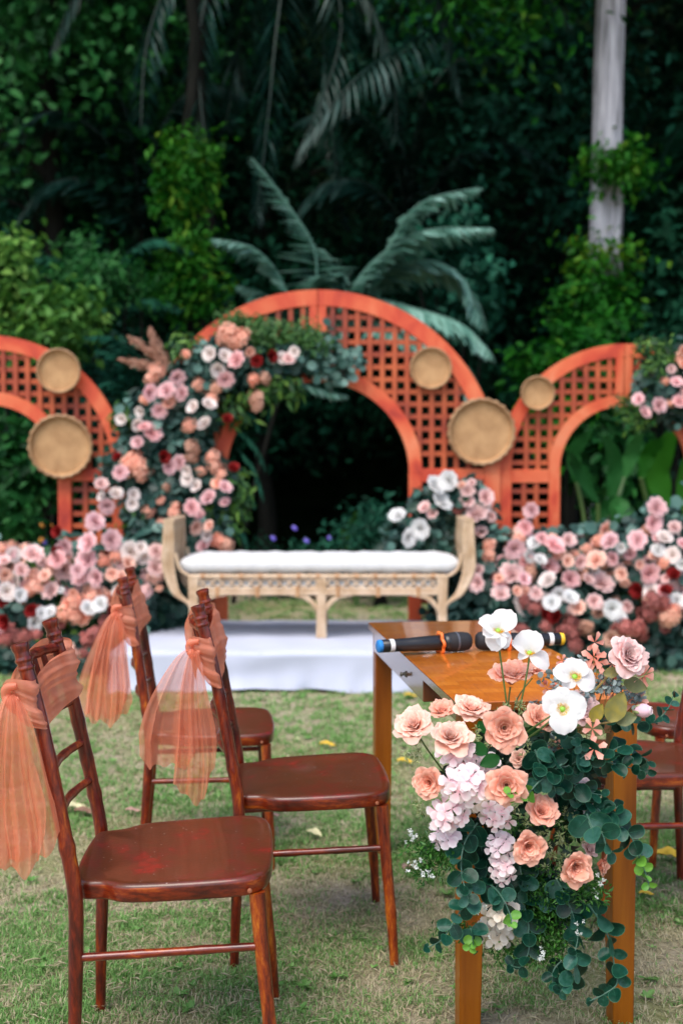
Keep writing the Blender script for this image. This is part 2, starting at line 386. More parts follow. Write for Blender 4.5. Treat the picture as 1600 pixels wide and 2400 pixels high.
L['thyme'] = leafmat('small_glossy_leaf', [(.012,.07,.01),(.03,.13,.015),(.07,.22,.03)], .4, .25)
L['spike'] = leafmat('pale_spiky_leaf', [(.22,.30,.10),(.38,.44,.20),(.5,.55,.33)], .5, .3)
L['whitebud'] = leafmat('white_bud', [(.6,.65,.6),(.8,.82,.8)], .6, .2)
L['silver'] = leafmat('silver_leaf', [(.18,.25,.24),(.28,.36,.35),(.38,.45,.44)], .6, .2)
L['olive'] = leafmat('speckled_olive_leaf', [(.12,.14,.05),(.2,.19,.06),(.36,.28,.03)], .5, .2, attr=False)
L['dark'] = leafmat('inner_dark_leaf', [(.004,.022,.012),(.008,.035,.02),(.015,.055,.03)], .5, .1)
L['grass'] = leafmat('grass_blade', [(.58,.49,.34),(.44,.41,.24),(.22,.38,.12),(.12,.30,.06),(.28,.47,.15)], .6, .4)
P = {}
P['peach'] = petalmat('peach_petal', (.86,.25,.13), (.96,.62,.49))
P['peachpale'] = petalmat('pale_peach_petal', (.92,.38,.24), (.97,.76,.66))
P['blush'] = petalmat('blush_petal', (.84,.44,.42), (.92,.74,.71))
P['pink'] = petalmat('pink_petal', (.80,.32,.34), (.94,.66,.65))
P['mauve'] = petalmat('mauve_petal', (.78,.38,.40), (.92,.68,.69))
P['white'] = petalmat('white_petal', (.90,.89,.86), (.93,.93,.93), .02, .5)
P['cream'] = petalmat('white_rose_petal', (.88,.66,.56), (.94,.91,.90), .05)
P['red'] = petalmat('deep_red_petal', (.16,.008,.008), (.34,.018,.018))
P['dusty'] = petalmat('dusty_red_petal', (.30,.07,.06), (.56,.22,.19), .25)
P['salmon'] = petalmat('salmon_petal', (.80,.34,.23), (.94,.60,.47), .15)
P['brown'] = petalmat('brown_peach_petal', (.58,.28,.19), (.78,.50,.38), .2)
P['hyd'] = petalmat('pale_pink_floret', (.90,.50,.57), (.96,.90,.89), .06)
P['lilac'] = petalmat('pale_lilac_floret', (.88,.62,.70), (.94,.87,.90), .06)
P['beige'] = petalmat('cream_floret', (.74,.60,.46), (.84,.78,.70), .06)
P['coral'] = petalmat('coral_petal', (.84,.24,.16), (.94,.56,.46), .15)
M['yellowheart'] = petalmat('yellow_stamen', (.8,.42,.01), (.9,.62,.05))
M['greenheart'] = plain('green_pistil', (.25,.5,.05), .5)
M['violet'] = plain('violet_petal', (.10,.07,.5), .5)
M['orangeflower'] = plain('orange_petal', (.75,.3,.02), .5)

# ------------------------------------------------------------------ SETTING
def ground_material():
    m, t, out = nodes('lawn_soil_and_turf')
    co = coords(t)
    n1 = N(t, 'ShaderNodeTexNoise', Scale=1.1, Detail=4.0); n2 = N(t, 'ShaderNodeTexNoise', Scale=45.0, Detail=8.0, Roughness=.75)
    t.links.new(co, n1.inputs[0]); t.links.new(co, n2.inputs[0])
    r2 = ramp(t, [(.3,(.10,.10,.04)),(.45,(.18,.20,.07)),(.55,(.28,.29,.12)),(.7,(.44,.38,.22))]); t.links.new(n2.outputs[0], r2.inputs[0])
    r3 = ramp(t, [(.3,(.24,.19,.13)),(.5,(.42,.35,.25)),(.7,(.58,.50,.38))]); t.links.new(n2.outputs[0], r3.inputs[0])
    r1 = ramp(t, [(.40,(.15,.15,.15)),(.58,(1,1,1))]); t.links.new(n1.outputs[0], r1.inputs[0])
    mx = N(t, 'ShaderNodeMix', data_type='RGBA'); t.links.new(r1.outputs[0], mx.inputs[0]); t.links.new(r2.outputs[0], mx.inputs[6]); t.links.new(r3.outputs[0], mx.inputs[7])
    p = N(t, 'ShaderNodeBsdfPrincipled', Roughness=.95); p.inputs['Specular IOR Level'].default_value = .1
    t.links.new(mx.outputs[2], p.inputs['Base Color'])
    b = N(t, 'ShaderNodeBump', Strength=.8, Distance=.02); t.links.new(n2.outputs[0], b.inputs['Height']); t.links.new(b.outputs[0], p.inputs['Normal'])
    t.links.new(p.outputs[0], out.inputs[0]); return m
g = B(); g.add([(-90,-60,0),(90,-60,0),(90,110,0),(-90,110,0)], [(0,1,2,3)])
ob('lawn', g.me('lawn', ground_material(), False), kind='structure')
# forest floor: dark leaf litter that climbs away behind the hedge
fx, fy = np.linspace(-45, 45, 46), np.concatenate([np.linspace(11.6, 30, 24), np.linspace(33, 70, 10)])
V = []; F = []
for j, y in enumerate(fy):
    for i, x in enumerate(fx):
        h = max(0, (y-16.5))*.62
        V.append((x, y, .012 + h + (.25*math.sin(x*.9+y)*min(1, h))))
for j in range(len(fy)-1):
    for i in range(len(fx)-1):
        a = j*len(fx)+i; F.append((a, a+1, a+1+len(fx), a+len(fx)))
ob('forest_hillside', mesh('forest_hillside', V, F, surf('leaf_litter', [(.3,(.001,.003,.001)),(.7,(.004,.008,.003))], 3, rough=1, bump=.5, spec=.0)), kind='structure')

# grass: thin blades, dense near the camera, in green and straw patches
def smooth_noise(x, y, sc, seed):
    r = np.random.default_rng(seed); G = r.random((64, 64)); u = (x*sc) % 63; v = (y*sc) % 63
    i, j = u.astype(int), v.astype(int); a, b = u-i, v-j; a = a*a*(3-2*a); b = b*b*(3-2*b)
    i1, j1 = (i+1) % 64, (j+1) % 64
    return (G[i,j]*(1-a)+G[i1,j]*a)*(1-b)+(G[i,j1]*(1-a)+G[i1,j1]*a)*b
bands = [(2.45,3.3,95000,.020,.0026),(3.3,4.4,80000,.022,.0034),(4.4,6.2,60000,.024,.0050),(6.2,8.8,42000,.028,.008),(8.8,12.0,24000,.034,.012)]
vs=[]; fs=[]; rs=[]; k0=0
for (ya, yb, n, h, w) in bands:
    nt = n//9; ty = rng.uniform(ya, yb, nt); tx = rng.uniform(-1, 1, nt)*(ty*.34+.25); ti = rng.integers(0, nt, n)
    ox, oy = rng.normal(size=n)*h*.55, rng.normal(size=n)*h*.55
    y = ty[ti]+oy; x = tx[ti]+ox; hf = rng.uniform(.55, 1.35, nt)[ti]
    dry = .02+.42*smooth_noise(x+20, y, 1.3, 3)+.33*smooth_noise(x+20, y, 4.5, 5)+.25*smooth_noise(x+20, y, 15.0, 6)+.16*np.clip(4.2-y,0,1.2)-.04
    keep = rng.random(n) > np.clip((dry-.50)*3.0, 0, .85)
    x, y, dry = x[keep], y[keep], dry[keep]; n = len(x)
    ang = np.arctan2(oy, ox)[keep]+rng.normal(size=n)*.7; lean = rng.uniform(.3, 1.6, n); hf = hf[keep]
    hh = h*hf*rng.uniform(.5, 1.2, n)*(1-.35*np.clip(dry*1.5-.6, 0, 1))
    dx, dy = np.cos(ang), np.sin(ang); sx, sy = -dy*w*.5, dx*w*.5
    flat = np.clip(1.25-lean*.45, .35, 1.1)
    b0 = np.stack([x-sx, y-sy, np.zeros(n)+.001], 1); b1 = np.stack([x+sx, y+sy, np.zeros(n)+.001], 1)
    m0 = np.stack([x-sx*.9+dx*hh*lean*.35, y-sy*.9+dy*hh*lean*.35, hh*.65*flat], 1); m1 = np.stack([x+sx*.9+dx*hh*lean*.35, y+sy*.9+dy*hh*lean*.35, hh*.65*flat], 1)
    tp = np.stack([x+dx*hh*lean, y+dy*hh*lean, hh*flat*.85], 1)
    v = np.stack([b0,b1,m1,m0,tp], 1).reshape(-1,3); base = (np.arange(n)*5)[:,None]+k0
    f = np.concatenate([base+np.array([[0,1,2]]), base+np.array([[0,2,3]]), base+np.array([[3,2,4]])])
    isdry = rng.random(n) < np.clip((dry-.36)*2.6, .10, .92)
    r = np.where(isdry, rng.uniform(0,.33,n), rng.uniform(.45,1,n))
    vs.append(v); fs.append(f); rs.append(np.repeat(r,5)); k0 += len(v)
ob('grass', mesh('grass', np.concatenate(vs), np.concatenate(fs), L['grass'], False, np.concatenate(rs)), kind='stuff')['label'] = 'short patchy lawn grass, green with straw coloured worn patches'

# small broad leaved weeds among the grass
nw = 380; wy = 2.5+rng.random(nw)**1.5*4.5; wx = rng.uniform(-1,1,nw)*(wy*.34+.2); k = np.repeat(np.arange(nw), 7); a = rng.uniform(0, 2*np.pi, nw*7)
d = np.stack([np.cos(a), np.sin(a), rng.uniform(.1,.8,nw*7)],1); d /= np.linalg.norm(d,axis=1,keepdims=True); y = np.cross(np.array([[0,0,1.]]), d); y /= np.linalg.norm(y,axis=1,keepdims=True)
v, f = scatter(*SH['ovate'], np.stack([wx[k], wy[k], np.full(nw*7,.008)],1), np.stack([d,y,np.cross(d,y)],2), rng.uniform(.012,.030,nw)[k]*rng.uniform(.7,1.2,nw*7))
ob('weeds', mesh('weeds', v, f, L['grass'], False, np.repeat(rng.uniform(.55,1,nw*7),8)), kind='stuff')['label'] = 'small broad leaved weeds scattered through the lawn'
# dry clippings lying on the turf
nd = 5000; wy = 2.5+rng.random(nd)**1.4*4.5; wx = rng.uniform(-1,1,nd)*(wy*.34+.2); a = rng.uniform(0, 2*np.pi, nd)
d = np.stack([np.cos(a), np.sin(a), rng.uniform(-.1,.25,nd)],1); d /= np.linalg.norm(d,axis=1,keepdims=True); y = np.cross(np.array([[0,0,1.]]), d); y /= np.linalg.norm(y,axis=1,keepdims=True)
v, f = scatter(SH['lance'][0]*np.array([1,.35,1]), SH['lance'][1], np.stack([wx, wy, rng.uniform(.010,.022,nd)],1), np.stack([d,y,np.cross(d,y)],2), rng.uniform(.015,.045,nd))
ob('dry_clippings', mesh('dry_clippings', v, f, L['grass'], False, np.repeat(rng.uniform(0,.25,nd),4)), kind='stuff')['label'] = 'dry straw coloured grass clippings lying on the lawn'

# ------------------------------------------------------------------ background vegetation
def clumped(center, size, n, clumps, spread, shell=.55, flatten=1.0):
    """leaf positions in clumps spread through an ellipsoid"""
    d = rng.normal(size=(clumps, 3)); d /= np.linalg.norm(d, axis=1, keepdims=True)
    r = rng.uniform(shell, 1, clumps)[:, None]
    cc = d*r*np.array(size)
    k = rng.integers(0, clumps, n)
    off = rng.normal(size=(n, 3))*spread; off[:, 2] *= flatten
    nrm = d[k]*np.array([1,1,1])
    return cc[k]+off+np.array(center), nrm, k
def foliage_mesh(name, center, size, n, mat, leaf=.1, shape='ovate', clumps=60, spread=.14, droop=.5, shell=.5, bright=0.0):
    pos, nrm, k = clumped(center, size, n, clumps, spread, shell)
    z = nrm*.6 + rng.normal(size=(n,3))*.45 + np.array([0,0,.7])
    m = rotmats(z)
    tips = m[:, :, 0].copy(); tips[:, 2] -= droop
    # make leaf length axis droop: rebuild basis from drooped x
    x = tips/np.linalg.norm(tips, axis=1, keepdims=True); y = np.cross(m[:, :, 2], x); y /= np.linalg.norm(y, axis=1, keepdims=True); zz = np.cross(x, y)
    m = np.stack([x, y, zz], 2)
    bv, bf = SH[shape]
    v, f = scatter(bv, bf, pos, m, leaf*rng.uniform(.6, 1.25, n))
    cr = rng.random(clumps)[k]
    r = np.clip(.45*cr+.55*rng.random(n)**1.3+bright, 0, 1)
    return mesh(name, v, f, mat, False, np.repeat(r, len(bv)))

def trunk_mesh(name, h, r0, r1, mat, lean=(0,0), wob=.05, limbs=0, fork=None):
    b = B(); n = 12
    pts = [Vector((lean[0]*i/n + wob*math.sin(i*1.3)*(i>0), lean[1]*i/n + wob*math.cos(i*1.7)*(i>0), h*i/n)) for i in range(n+1)]
    rad = [r0*(1.35-.35*min(1,i/1.5))*(1-i/n)+r1*i/n for i in range(n+1)]
    b.tube(pts, rad, 14)
    for j in range(limbs):
        i = n - 1 - j % 5; a = j*2.4
        p0 = pts[i]; l = h*.28
        b.tube(bez([p0, p0+Vector((math.cos(a)*l*.4, math.sin(a)*l*.4, l*.35)), p0+Vector((math.cos(a)*l, math.sin(a)*l, l*.55))], 4), [rad[i]*.55*(1-q/9)+.01 for q in range(9)], 7)
    return b.me(name, mat)

# deep wood behind everything
n = 60000
cc = np.stack([rng.uniform(-13,13,1100), rng.uniform(18.5,24,1100), rng.uniform(0,15,1100)], 1)
cc[:,2] = np.maximum(cc[:,2], (cc[:,1]-16.5)*.62)
k = rng.integers(0, 1100, n)
pos = cc[k]+rng.normal(size=(n,3))*np.array([.5,.4,.32])
z = rng.normal(size=(n,3))*.5+np.array([0,-.55,.7]); mm = rotmats(z)
v, f = scatter(*SH['ovate'], pos, mm, .24*rng.uniform(.6,1.3,n))
r = np.clip(rng.random(1100)[k]**2.2*.6+.4*rng.random(n)**2, 0, 1)
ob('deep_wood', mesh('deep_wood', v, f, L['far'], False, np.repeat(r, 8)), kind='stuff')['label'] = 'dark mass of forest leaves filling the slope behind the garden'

def tree(label, px, Y, h, crown_c, crown_s, n, mat, bark, r0=.14, leaf=.13, clumps=90, name='rainforest_tree', limbs=5, group='forest trees behind the arches', spread=.3, lean=(0,0), shape='ovate'):
    x = (px-800)/FPX*Y
    t = thing(name, label, 'tree', (x, Y, max(0,(Y-16.5)*.62)), group=group)
    ob('trunk', trunk_mesh('trunk', h, r0, r0*.5, bark, lean, limbs=limbs), t)
    ob('crown', foliage_mesh('crown', crown_c, crown_s, n, mat, leaf, shape, clumps, spread, shell=.3), t, kind='stuff')
    return t
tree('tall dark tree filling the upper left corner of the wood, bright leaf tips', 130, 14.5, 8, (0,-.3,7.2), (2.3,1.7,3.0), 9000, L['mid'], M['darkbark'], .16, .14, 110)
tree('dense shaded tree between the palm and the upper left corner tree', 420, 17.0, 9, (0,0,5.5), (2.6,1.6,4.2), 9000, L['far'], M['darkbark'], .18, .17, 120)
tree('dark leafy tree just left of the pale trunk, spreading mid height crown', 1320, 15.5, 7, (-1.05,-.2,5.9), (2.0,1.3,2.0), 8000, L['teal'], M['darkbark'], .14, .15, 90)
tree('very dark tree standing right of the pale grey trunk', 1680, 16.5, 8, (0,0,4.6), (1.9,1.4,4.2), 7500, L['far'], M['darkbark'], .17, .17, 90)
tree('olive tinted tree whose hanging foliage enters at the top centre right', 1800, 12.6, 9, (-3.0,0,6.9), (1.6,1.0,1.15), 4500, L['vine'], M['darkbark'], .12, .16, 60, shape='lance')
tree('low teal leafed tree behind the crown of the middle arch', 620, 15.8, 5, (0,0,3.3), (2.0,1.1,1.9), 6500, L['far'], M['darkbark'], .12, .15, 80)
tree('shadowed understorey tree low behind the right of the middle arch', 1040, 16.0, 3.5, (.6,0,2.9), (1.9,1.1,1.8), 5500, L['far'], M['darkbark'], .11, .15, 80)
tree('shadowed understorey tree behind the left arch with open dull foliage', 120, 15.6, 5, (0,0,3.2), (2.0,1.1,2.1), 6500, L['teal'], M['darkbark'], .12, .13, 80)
# added canopy with crowns out of frame, blocks sky light over the wood
for i, (x, y, zz) in enumerate([(-6.5,16,11.2),(-2,16.6,11.6),(2.6,16.2,11.4),(7.2,16.4,11.2),(-9.5,13.6,8.5),(9.3,13.8,8.8)]):
    t = thing('sky_blocking_tree', 'added tall dark canopy tree, unseen crown blocking the sky, its trunk '+('behind the left arch','left of the palm trunk','behind the middle arch right half','behind the pale trunk','beyond the left edge','beyond the right edge')[i], 'tree', (x, y+1.5, .5), group='added canopy trees blocking sky over the wood')
    ob('trunk', trunk_mesh('trunk', zz-1, .2, .1, M['darkbark'], limbs=6), t)
    ob('crown', foliage_mesh('crown', (0,-1.5,zz-.5), (3.0,3.2,1.7), 5200, L['far'], .34, 'ovate', 70, .5, shell=.1), t, kind='stuff')

# the pale trunk on the right with climbers
t = thing('pale_trunk_tree', 'tall tree with smooth pale grey forked trunk, climbers on it', 'tree', at(1412,1080,13.0)*1.0)
t.location.z = 0
b = B(); X = lambda px, py: at(px, py, 13.0) - Vector((t.location.x, 13.0, 0))
pts = bez([Vector((0,0,0)), X(1418,900), X(1412,700), X(1420,400), X(1424,200), X(1430,0), X(1436,-300)], 5)
nn = len(pts); b.tube(pts, [.17-.012*i/nn*1.2 for i in range(nn)], 16)
b.tube(bez([X(1440,900)+Vector((.02,-.05,0)), X(1434,640)+Vector((0,-.07,0)), X(1438,450)+Vector((0,-.08,0)), X(1436,330)+Vector((0,-.02,0))], 6), [.085]*18+[.03], 12)
b.tube(bez([X(1396,900)+Vector((0,-.05,0)), X(1394,640)+Vector((0,-.08,0)), X(1404,450)+Vector((0,-.09,0)), X(1410,330)+Vector((0,-.02,0))], 6), [.095]*18+[.03], 12)
ob('trunk', b.me('trunk', M['bark']), t)
ob('crown', foliage_mesh('crown', (0,1.0,9.5), (3,2,2), 4000, L['far'], .25, 'ovate', 60, .4), t, kind='stuff')
def vine(parent, px, py, w, h, n, mat, Y=12.75, leaf=.10, clumps=24, bright=0., shape='ovate', spread=.12):
    c = at(px, py, Y); s = Y/FPX
    o = ob('climber', foliage_mesh('climber', c-Vector(parent.location), (w*s/2, .25, h*s/2), n, mat, leaf, shape, clumps, spread, shell=.2, bright=bright), parent, kind='stuff'); return o
vine(t, 1430, 385, 150, 90, 420, L['bright'], clumps=22)
vine(t, 1470, 400, 70, 130, 220, L['vine'])
vine(t, 1400, 600, 160, 80, 380, L['bright'], bright=.2)
vine(t, 1400, 730, 190, 210, 1900, L['vine'], clumps=60)
# the climber covered trunk left of the middle
t = thing('vine_covered_tree', 'slim tree wrapped in bright green climbing leaves with yellow tips', 'tree', (at(450,700,12.6).x, 12.6, 0))
ob('trunk', trunk_mesh('trunk', 6.2, .09, .06, M['darkbark']), t)
vine(t, 445, 370, 120, 90, 700, L['bright'], 12.4, .12, 30, -.05, 'lance')
vine(t, 440, 450, 120, 130, 700, L['vine'], 12.4, .13, 26, .08, 'lance')
vine(t, 450, 580, 130, 110, 700, L['bright'], 12.4, .12, 24, .0, 'lance')
vine(t, 440, 680, 190, 120, 1200, L['vine'], 12.4, .12, 40, .05, 'lance')

# fronds: a curved rachis with paired leaflets
def frond_mesh(name, pts, leaflet, n, mat, rmat, droop=.4, width=.16, flat=.25, taper=.9, base=.12, prof=None):
    pts = bez(pts, 8); m = len(pts); seg = np.array([tuple(p) for p in pts])
    b = B(); b.tube(pts, [.012*(1-.8*i/m)*leaflet/.35+.002 for i in range(m)], 5)
    V = [np.array(b.v)]; F = [tri([list(q) if len(q) == 4 else [q[0],q[1],q[2],q[2]] for q in b.f])]; k0 = len(b.v)
    RN = [np.full(k0, .15)]
    bv = np.array([(0,0,0),(.35,.5,.0),(1,0,-.10),(.35,-.5,0),(.45,0,-.05)], float); bv[:,1] *= width
    bf = np.array([(0,4,1),(1,4,2),(0,3,4),(3,2,4)])
    pos=[]; mats=[]; sc=[]
    for i in range(n):
        u = base+(1-base)*i/(n-1); q = u*(m-1); a = int(min(q, m-2)); p = seg[a]+(seg[a+1]-seg[a])*(q-a)
        T = seg[a+1]-seg[a]; T /= np.linalg.norm(T)
        side = np.cross(T, [0,0,1.]); side /= (np.linalg.norm(side)+1e-9)
        l = leaflet*(math.sin(math.pi*min(1,(.12+.85*u)))**.7 if prof is None else prof(u))
        for s_ in (-1, 1):
            d = side*s_ + T*.55 + np.array([0,0,-droop]) + rng.normal(size=3)*.08
            d /= np.linalg.norm(d); zz = np.array([0,0,1.])+side*s_*flat+rng.normal(size=3)*.12
            y = np.cross(zz, d); y /= np.linalg.norm(y); z = np.cross(d, y)
            pos.append(p); mats.append(np.stack([d,y,z],1)); sc.append(l*rng.uniform(.85,1.1))
    v, f = scatter(bv, bf, np.array(pos), np.array(mats), np.array(sc))
    V.append(v); F.append(f+k0); RN.append(np.repeat(np.clip(rng.random(len(pos))*.8+.1,0,1), 5))
    return mesh(name, np.concatenate(V), np.concatenate(F), mat, False, np.concatenate(RN))

# big palm at the top
bx = at(470, -260, 13.4)
t = thing('feather_palm', 'tall feather palm with long dark glinting fronds hanging over the wood', 'palm tree', (bx.x, 13.4, 0))
ob('trunk', trunk_mesh('trunk', bx.z, .13, .1, M['darkbark']), t)
top = Vector((0,0,bx.z))
def Fr(px, py, Y): return at(px, py, Y)-Vector(t.location)
for (a, c, e, Yc, Ye) in [((520,-300),(360,40),(330,300),13,12.6),((560,-280),(470,60),(480,330),12.8,12.4),((700,-260),(800,60),(690,380),12.8,12.5),
                          ((760,-260),(1000,-60),(1080,230),13,12.9),((720,-200),(900,80),(930,330),13.2,13.0),((650,-150),(640,150),(600,520),12.7,12.4),
                          ((600,-200),(560,100),(530,300),14,13.8),((740,-200),(760,140),(790,420),13.6,13.4),((600,-330),(250,-120),(120,120),13.4,13.2),
                          ((700,-330),(1150,-160),(1340,60),13.2,13),((1060,40),(850,170),(700,350),12.2,12.1)]:
    ob('frond', frond_mesh('frond', [top if a[1] < 0 else Fr(*a, 12.6), Fr(*a, 13.3), Fr(*c, Yc), Fr(*e, Ye)], .62, 46, L['palm'], None, droop=1.0, width=.085), t)

# grey green fern fronds rising behind the arch
def ferns(label, root_px, Y, arcs, mat, leaflet, name='tree_fern', n=44, droop=.40, width=.21, cat='fern', group=None):
    r = at(*root_px, Y); r.z = 0
    t = thing(name, label, cat, r, group=group)
    tops = [at(*a[0][:2], Y+a[0][2])-r for a in arcs]; tp_ = sum(tops, Vector((0,0,0)))/len(tops)-Vector((0,0,.12))
    b = B(); b.tube(bez([Vector((0,0,0)), Vector((tp_.x*.3,.02,tp_.z*.4)), tp_], 5), .022, 8); ob('trunk', b.me('trunk', M['darkbark']), t)
    for arc in arcs:
        pts = [tp_]+[at(px,py,Y+dy)-r for (px,py,dy) in arc]
        ob('frond', frond_mesh('frond', pts, leaflet, n, mat, None, droop=droop, width=width, base=.16), t)
    return t
ferns('large grey green fern arching over the right of the middle arch', (1060,1000), 10.6,
      [[(800,760,0),(850,640,0),(980,545,0),(1150,535,-.1)],[(850,740,.2),(900,600,.2),(980,480,.2),(1120,440,.2)],[(860,700,0),(960,720,-.1),(1080,760,-.2),(1150,830,-.3)],
       [(880,660,.3),(990,610,.3),(1080,650,.3),(1130,760,.2)],[(820,700,.1),(790,650,.1),(770,640,0)],[(900,760,-.1),(1000,790,-.2),(1080,850,-.3),(1120,950,-.4)]], L['fern'], .46, n=58)
ferns('grey green fern frond rising left behind the top of the middle arch', (545,1000), 10.8,
      [[(680,720,0),(650,640,0),(590,580,0),(500,560,0)],[(690,760,.2),(640,700,.2),(560,670,.2)],[(720,780,.1),(740,600,.2),(660,460,.3),(590,370,.4)]], L['fern'], .38)
ferns('dusky fern in front of the dark gap between left arch and flower garland', (330,1150), 9.6,
      [[(330,900,0),(290,840,0),(230,820,0)],[(340,880,.1),(320,830,.1),(260,790,.1),(200,790,0)],[(350,870,.1),(380,810,0),(420,800,0)],[(330,960,0),(270,900,-.1),(240,900,-.1)]], L['teal'], .22)
for (lb, rp, Y_, arcs_, lf, mt_) in [
  ('dark arching palm clump high left of the middle, long drooping fronds', (330,900), 14.2, [[(330,520,0),(250,330,0),(120,260,0),(20,330,0)],[(330,500,0),(300,280,0),(230,140,0),(110,110,0)],[(340,500,0),(380,300,0),(470,200,0),(580,230,0)],[(330,520,0),(230,430,0),(120,430,0),(40,520,0)]], .62, 'palm'),
  ('dark arching palm clump high right of the middle, broad shaded fronds', (1075,900), 14.4, [[(960,520,0),(900,330,0),(800,250,0),(690,290,0)],[(960,500,0),(980,280,0),(1060,150,0),(1180,120,0)],[(970,520,0),(1060,380,0),(1180,330,0),(1290,390,0)],[(950,520,0),(860,430,0),(760,430,0),(680,520,0)],[(960,500,0),(930,250,0),(880,90,0),(800,20,0)]], .66, 'palm'),
  ('shaded teal palm clump behind the pale trunk', (1530,900), 14.6, [[(1530,560,0),(1480,380,0),(1380,290,0),(1280,310,0)],[(1530,540,0),(1560,350,0),(1640,250,0)],[(1530,560,0),(1450,470,0),(1330,470,0)],[(1530,560,0),(1500,300,0),(1440,150,0),(1350,90,0)]], .6, 'teal'),
  ('shaded teal fern clump beyond the left arch top', (250,1000), 12.2, [[(250,760,0),(200,650,0),(110,600,0),(20,640,0)],[(250,750,0),(280,620,0),(360,560,0),(450,590,0)],[(250,760,0),(170,720,0),(90,740,0)],[(260,750,0),(340,700,0),(430,720,0)]], .34, 'teal')]:
    ferns(lb, rp, Y_, arcs_, L[mt_], lf, 'palm_clump', n=50, droop=.6, cat='palm', width=.17)

# shrubs
def shrub(label, px, py, w, h, Y, n, mat, leaf, shape='ovate', name='shrub', clumps=40, spread=.10, bright=0., cat='shrub', group=None, d=.5, droop=.5):
    s = Y/FPX; c = at(px, py, Y); base = Vector((c.x, Y, 0.0))
    t = thing(name, label, cat, base, group=group)
    b = B()
    for a in range(4):
        e = Vector((math.cos(a*1.6)*w*s*.25, math.sin(a*1.6)*.2, c.z+h*s*.1)); b.tube(bez([Vector((.03*a,0,0)), e*.5+Vector((0,0,.05)), e], 4), [.03*(1-q/10) for q in range(9)], 6)
    ob('stem', b.me('stem', M['darkbark']), t)
    ob('foliage', foliage_mesh('foliage', c-base, (w*s/2, d, h*s/2), n, mat, leaf, shape, clumps, spread, shell=.15, bright=bright, droop=droop), t, kind='stuff')
    return t
shrub('tall yellow green shrub at the left edge above the left arch', 20, 660, 150, 260, 10.4, 900, L['yellow'], .11, clumps=34, bright=.1)
shrub('yellow green shrub right of the left edge shrub, lower and wider', 120, 760, 230, 180, 10.2, 1700, L['yellow'], .10, clumps=44)
shrub('green feathery shrub behind the yellow green shrubs on the left', 230, 640, 300, 170, 11.6, 1500, L['mid'], .12, 'lance', clumps=50)
shrub('green leafy bush framed by the opening of the left arch', 40, 1110, 230, 330, 9.6, 1800, L['mid'], .11, clumps=60)
shrub('dark bush behind the right edge of the left arch lattice', 260, 950, 260, 330, 10.8, 1800, L['teal'], .10, clumps=60)
shrub('teal bush low behind the left of the flower garland', 330, 1180, 230, 260, 9.8, 1500, L['teal'], .10, clumps=50)
shrub('deep green bush behind the right side of the right arch', 1560, 840, 220, 240, 12.0, 1500, L['far'], .13, clumps=50)
shrub('mid green bush seen through the lattice of the right arch', 1320, 900, 240, 300, 11.0, 1700, L['vine'], .11, clumps=50, bright=-.1)
shrub('teal leafed bush behind the middle arch right shoulder', 1080, 640, 260, 300, 12.2, 1300, L['teal'], .13, clumps=50)
shrub('dark bush at the bottom of the middle arch opening', 880, 1240, 260, 150, 10.6, 1500, L['teal'], .09, 'lance', clumps=50)
shrub('broad teal shrub seen through the opening of the right arch', 1400, 1010, 230, 330, 11.2, 1500, L['mid'], .17, clumps=50, bright=-.15)
shrub('dark shrub low at the foot of the pale trunk', 1420, 830, 230, 260, 12.2, 1500, L['vine'], .12, clumps=60, bright=-.1)
shrub('tall dim shrub right of the pale trunk near the frame edge', 1560, 640, 200, 420, 13.2, 1500, L['far'], .16, clumps=60)
shrub('large dim shrub left of the vine covered tree', 260, 420, 330, 330, 14.5, 1800, L['far'], .18, clumps=60)
# low border with violet and orange flowers
for (label, px, w, Y) in [('low leafy border plants with violet flowers below the left arch', 110, 330, 9.9), ('low leafy border plants with violet flowers in the middle arch opening', 720, 420, 10.2), ('low leafy border plants behind the rattan bench left end', 400, 330, 10.4),
                          ('low leafy border plants behind the right flower bank', 1250, 500, 10.4), ('low leafy border plants beyond the lawn edge at the right', 1600, 300, 10.6)]:
    t = shrub(label, px, 1325, w, 165, Y+1.0, 2600, L['mid'] if w != 420 else L['teal'], .07, 'lance', 'border_plants', 80, .06, cat='border plants', d=.35)
    if 'violet' in label:
        pl = ((35,1224),(105,1272),(70,1200)) if px < 400 else ((690,1238),(718,1268),(773,1262),(835,1251),(852,1249),(640,1262))
        for (fx_, fy_) in pl:
            b = B(); b.lathe([(.002,-.008),(.021,0),(.024,.010),(.010,.014)], 7, Matrix.Rotation(R(70),4,'X'), lambda a: 1+.3*math.sin(a*5))
            ob('violet_flower', b.me('violet_flower', M['violet']), t, at(fx_, fy_, Y+.45)-t.location)
        for (fx_, fy_) in (((100,1230),(119,1232),(98,1265)) if px < 400 else ((572,1300),(871,1293))):
            b = B(); b.lathe([(.002,-.01),(.022,0),(.024,.01),(.01,.015)], 7, Matrix.Rotation(R(70),4,'X'), lambda a: 1+.2*math.sin(a*6))
            ob('orange_flower', b.me('orange_flower', M['orangeflower']), t, at(fx_, fy_, Y+.45)-t.location)
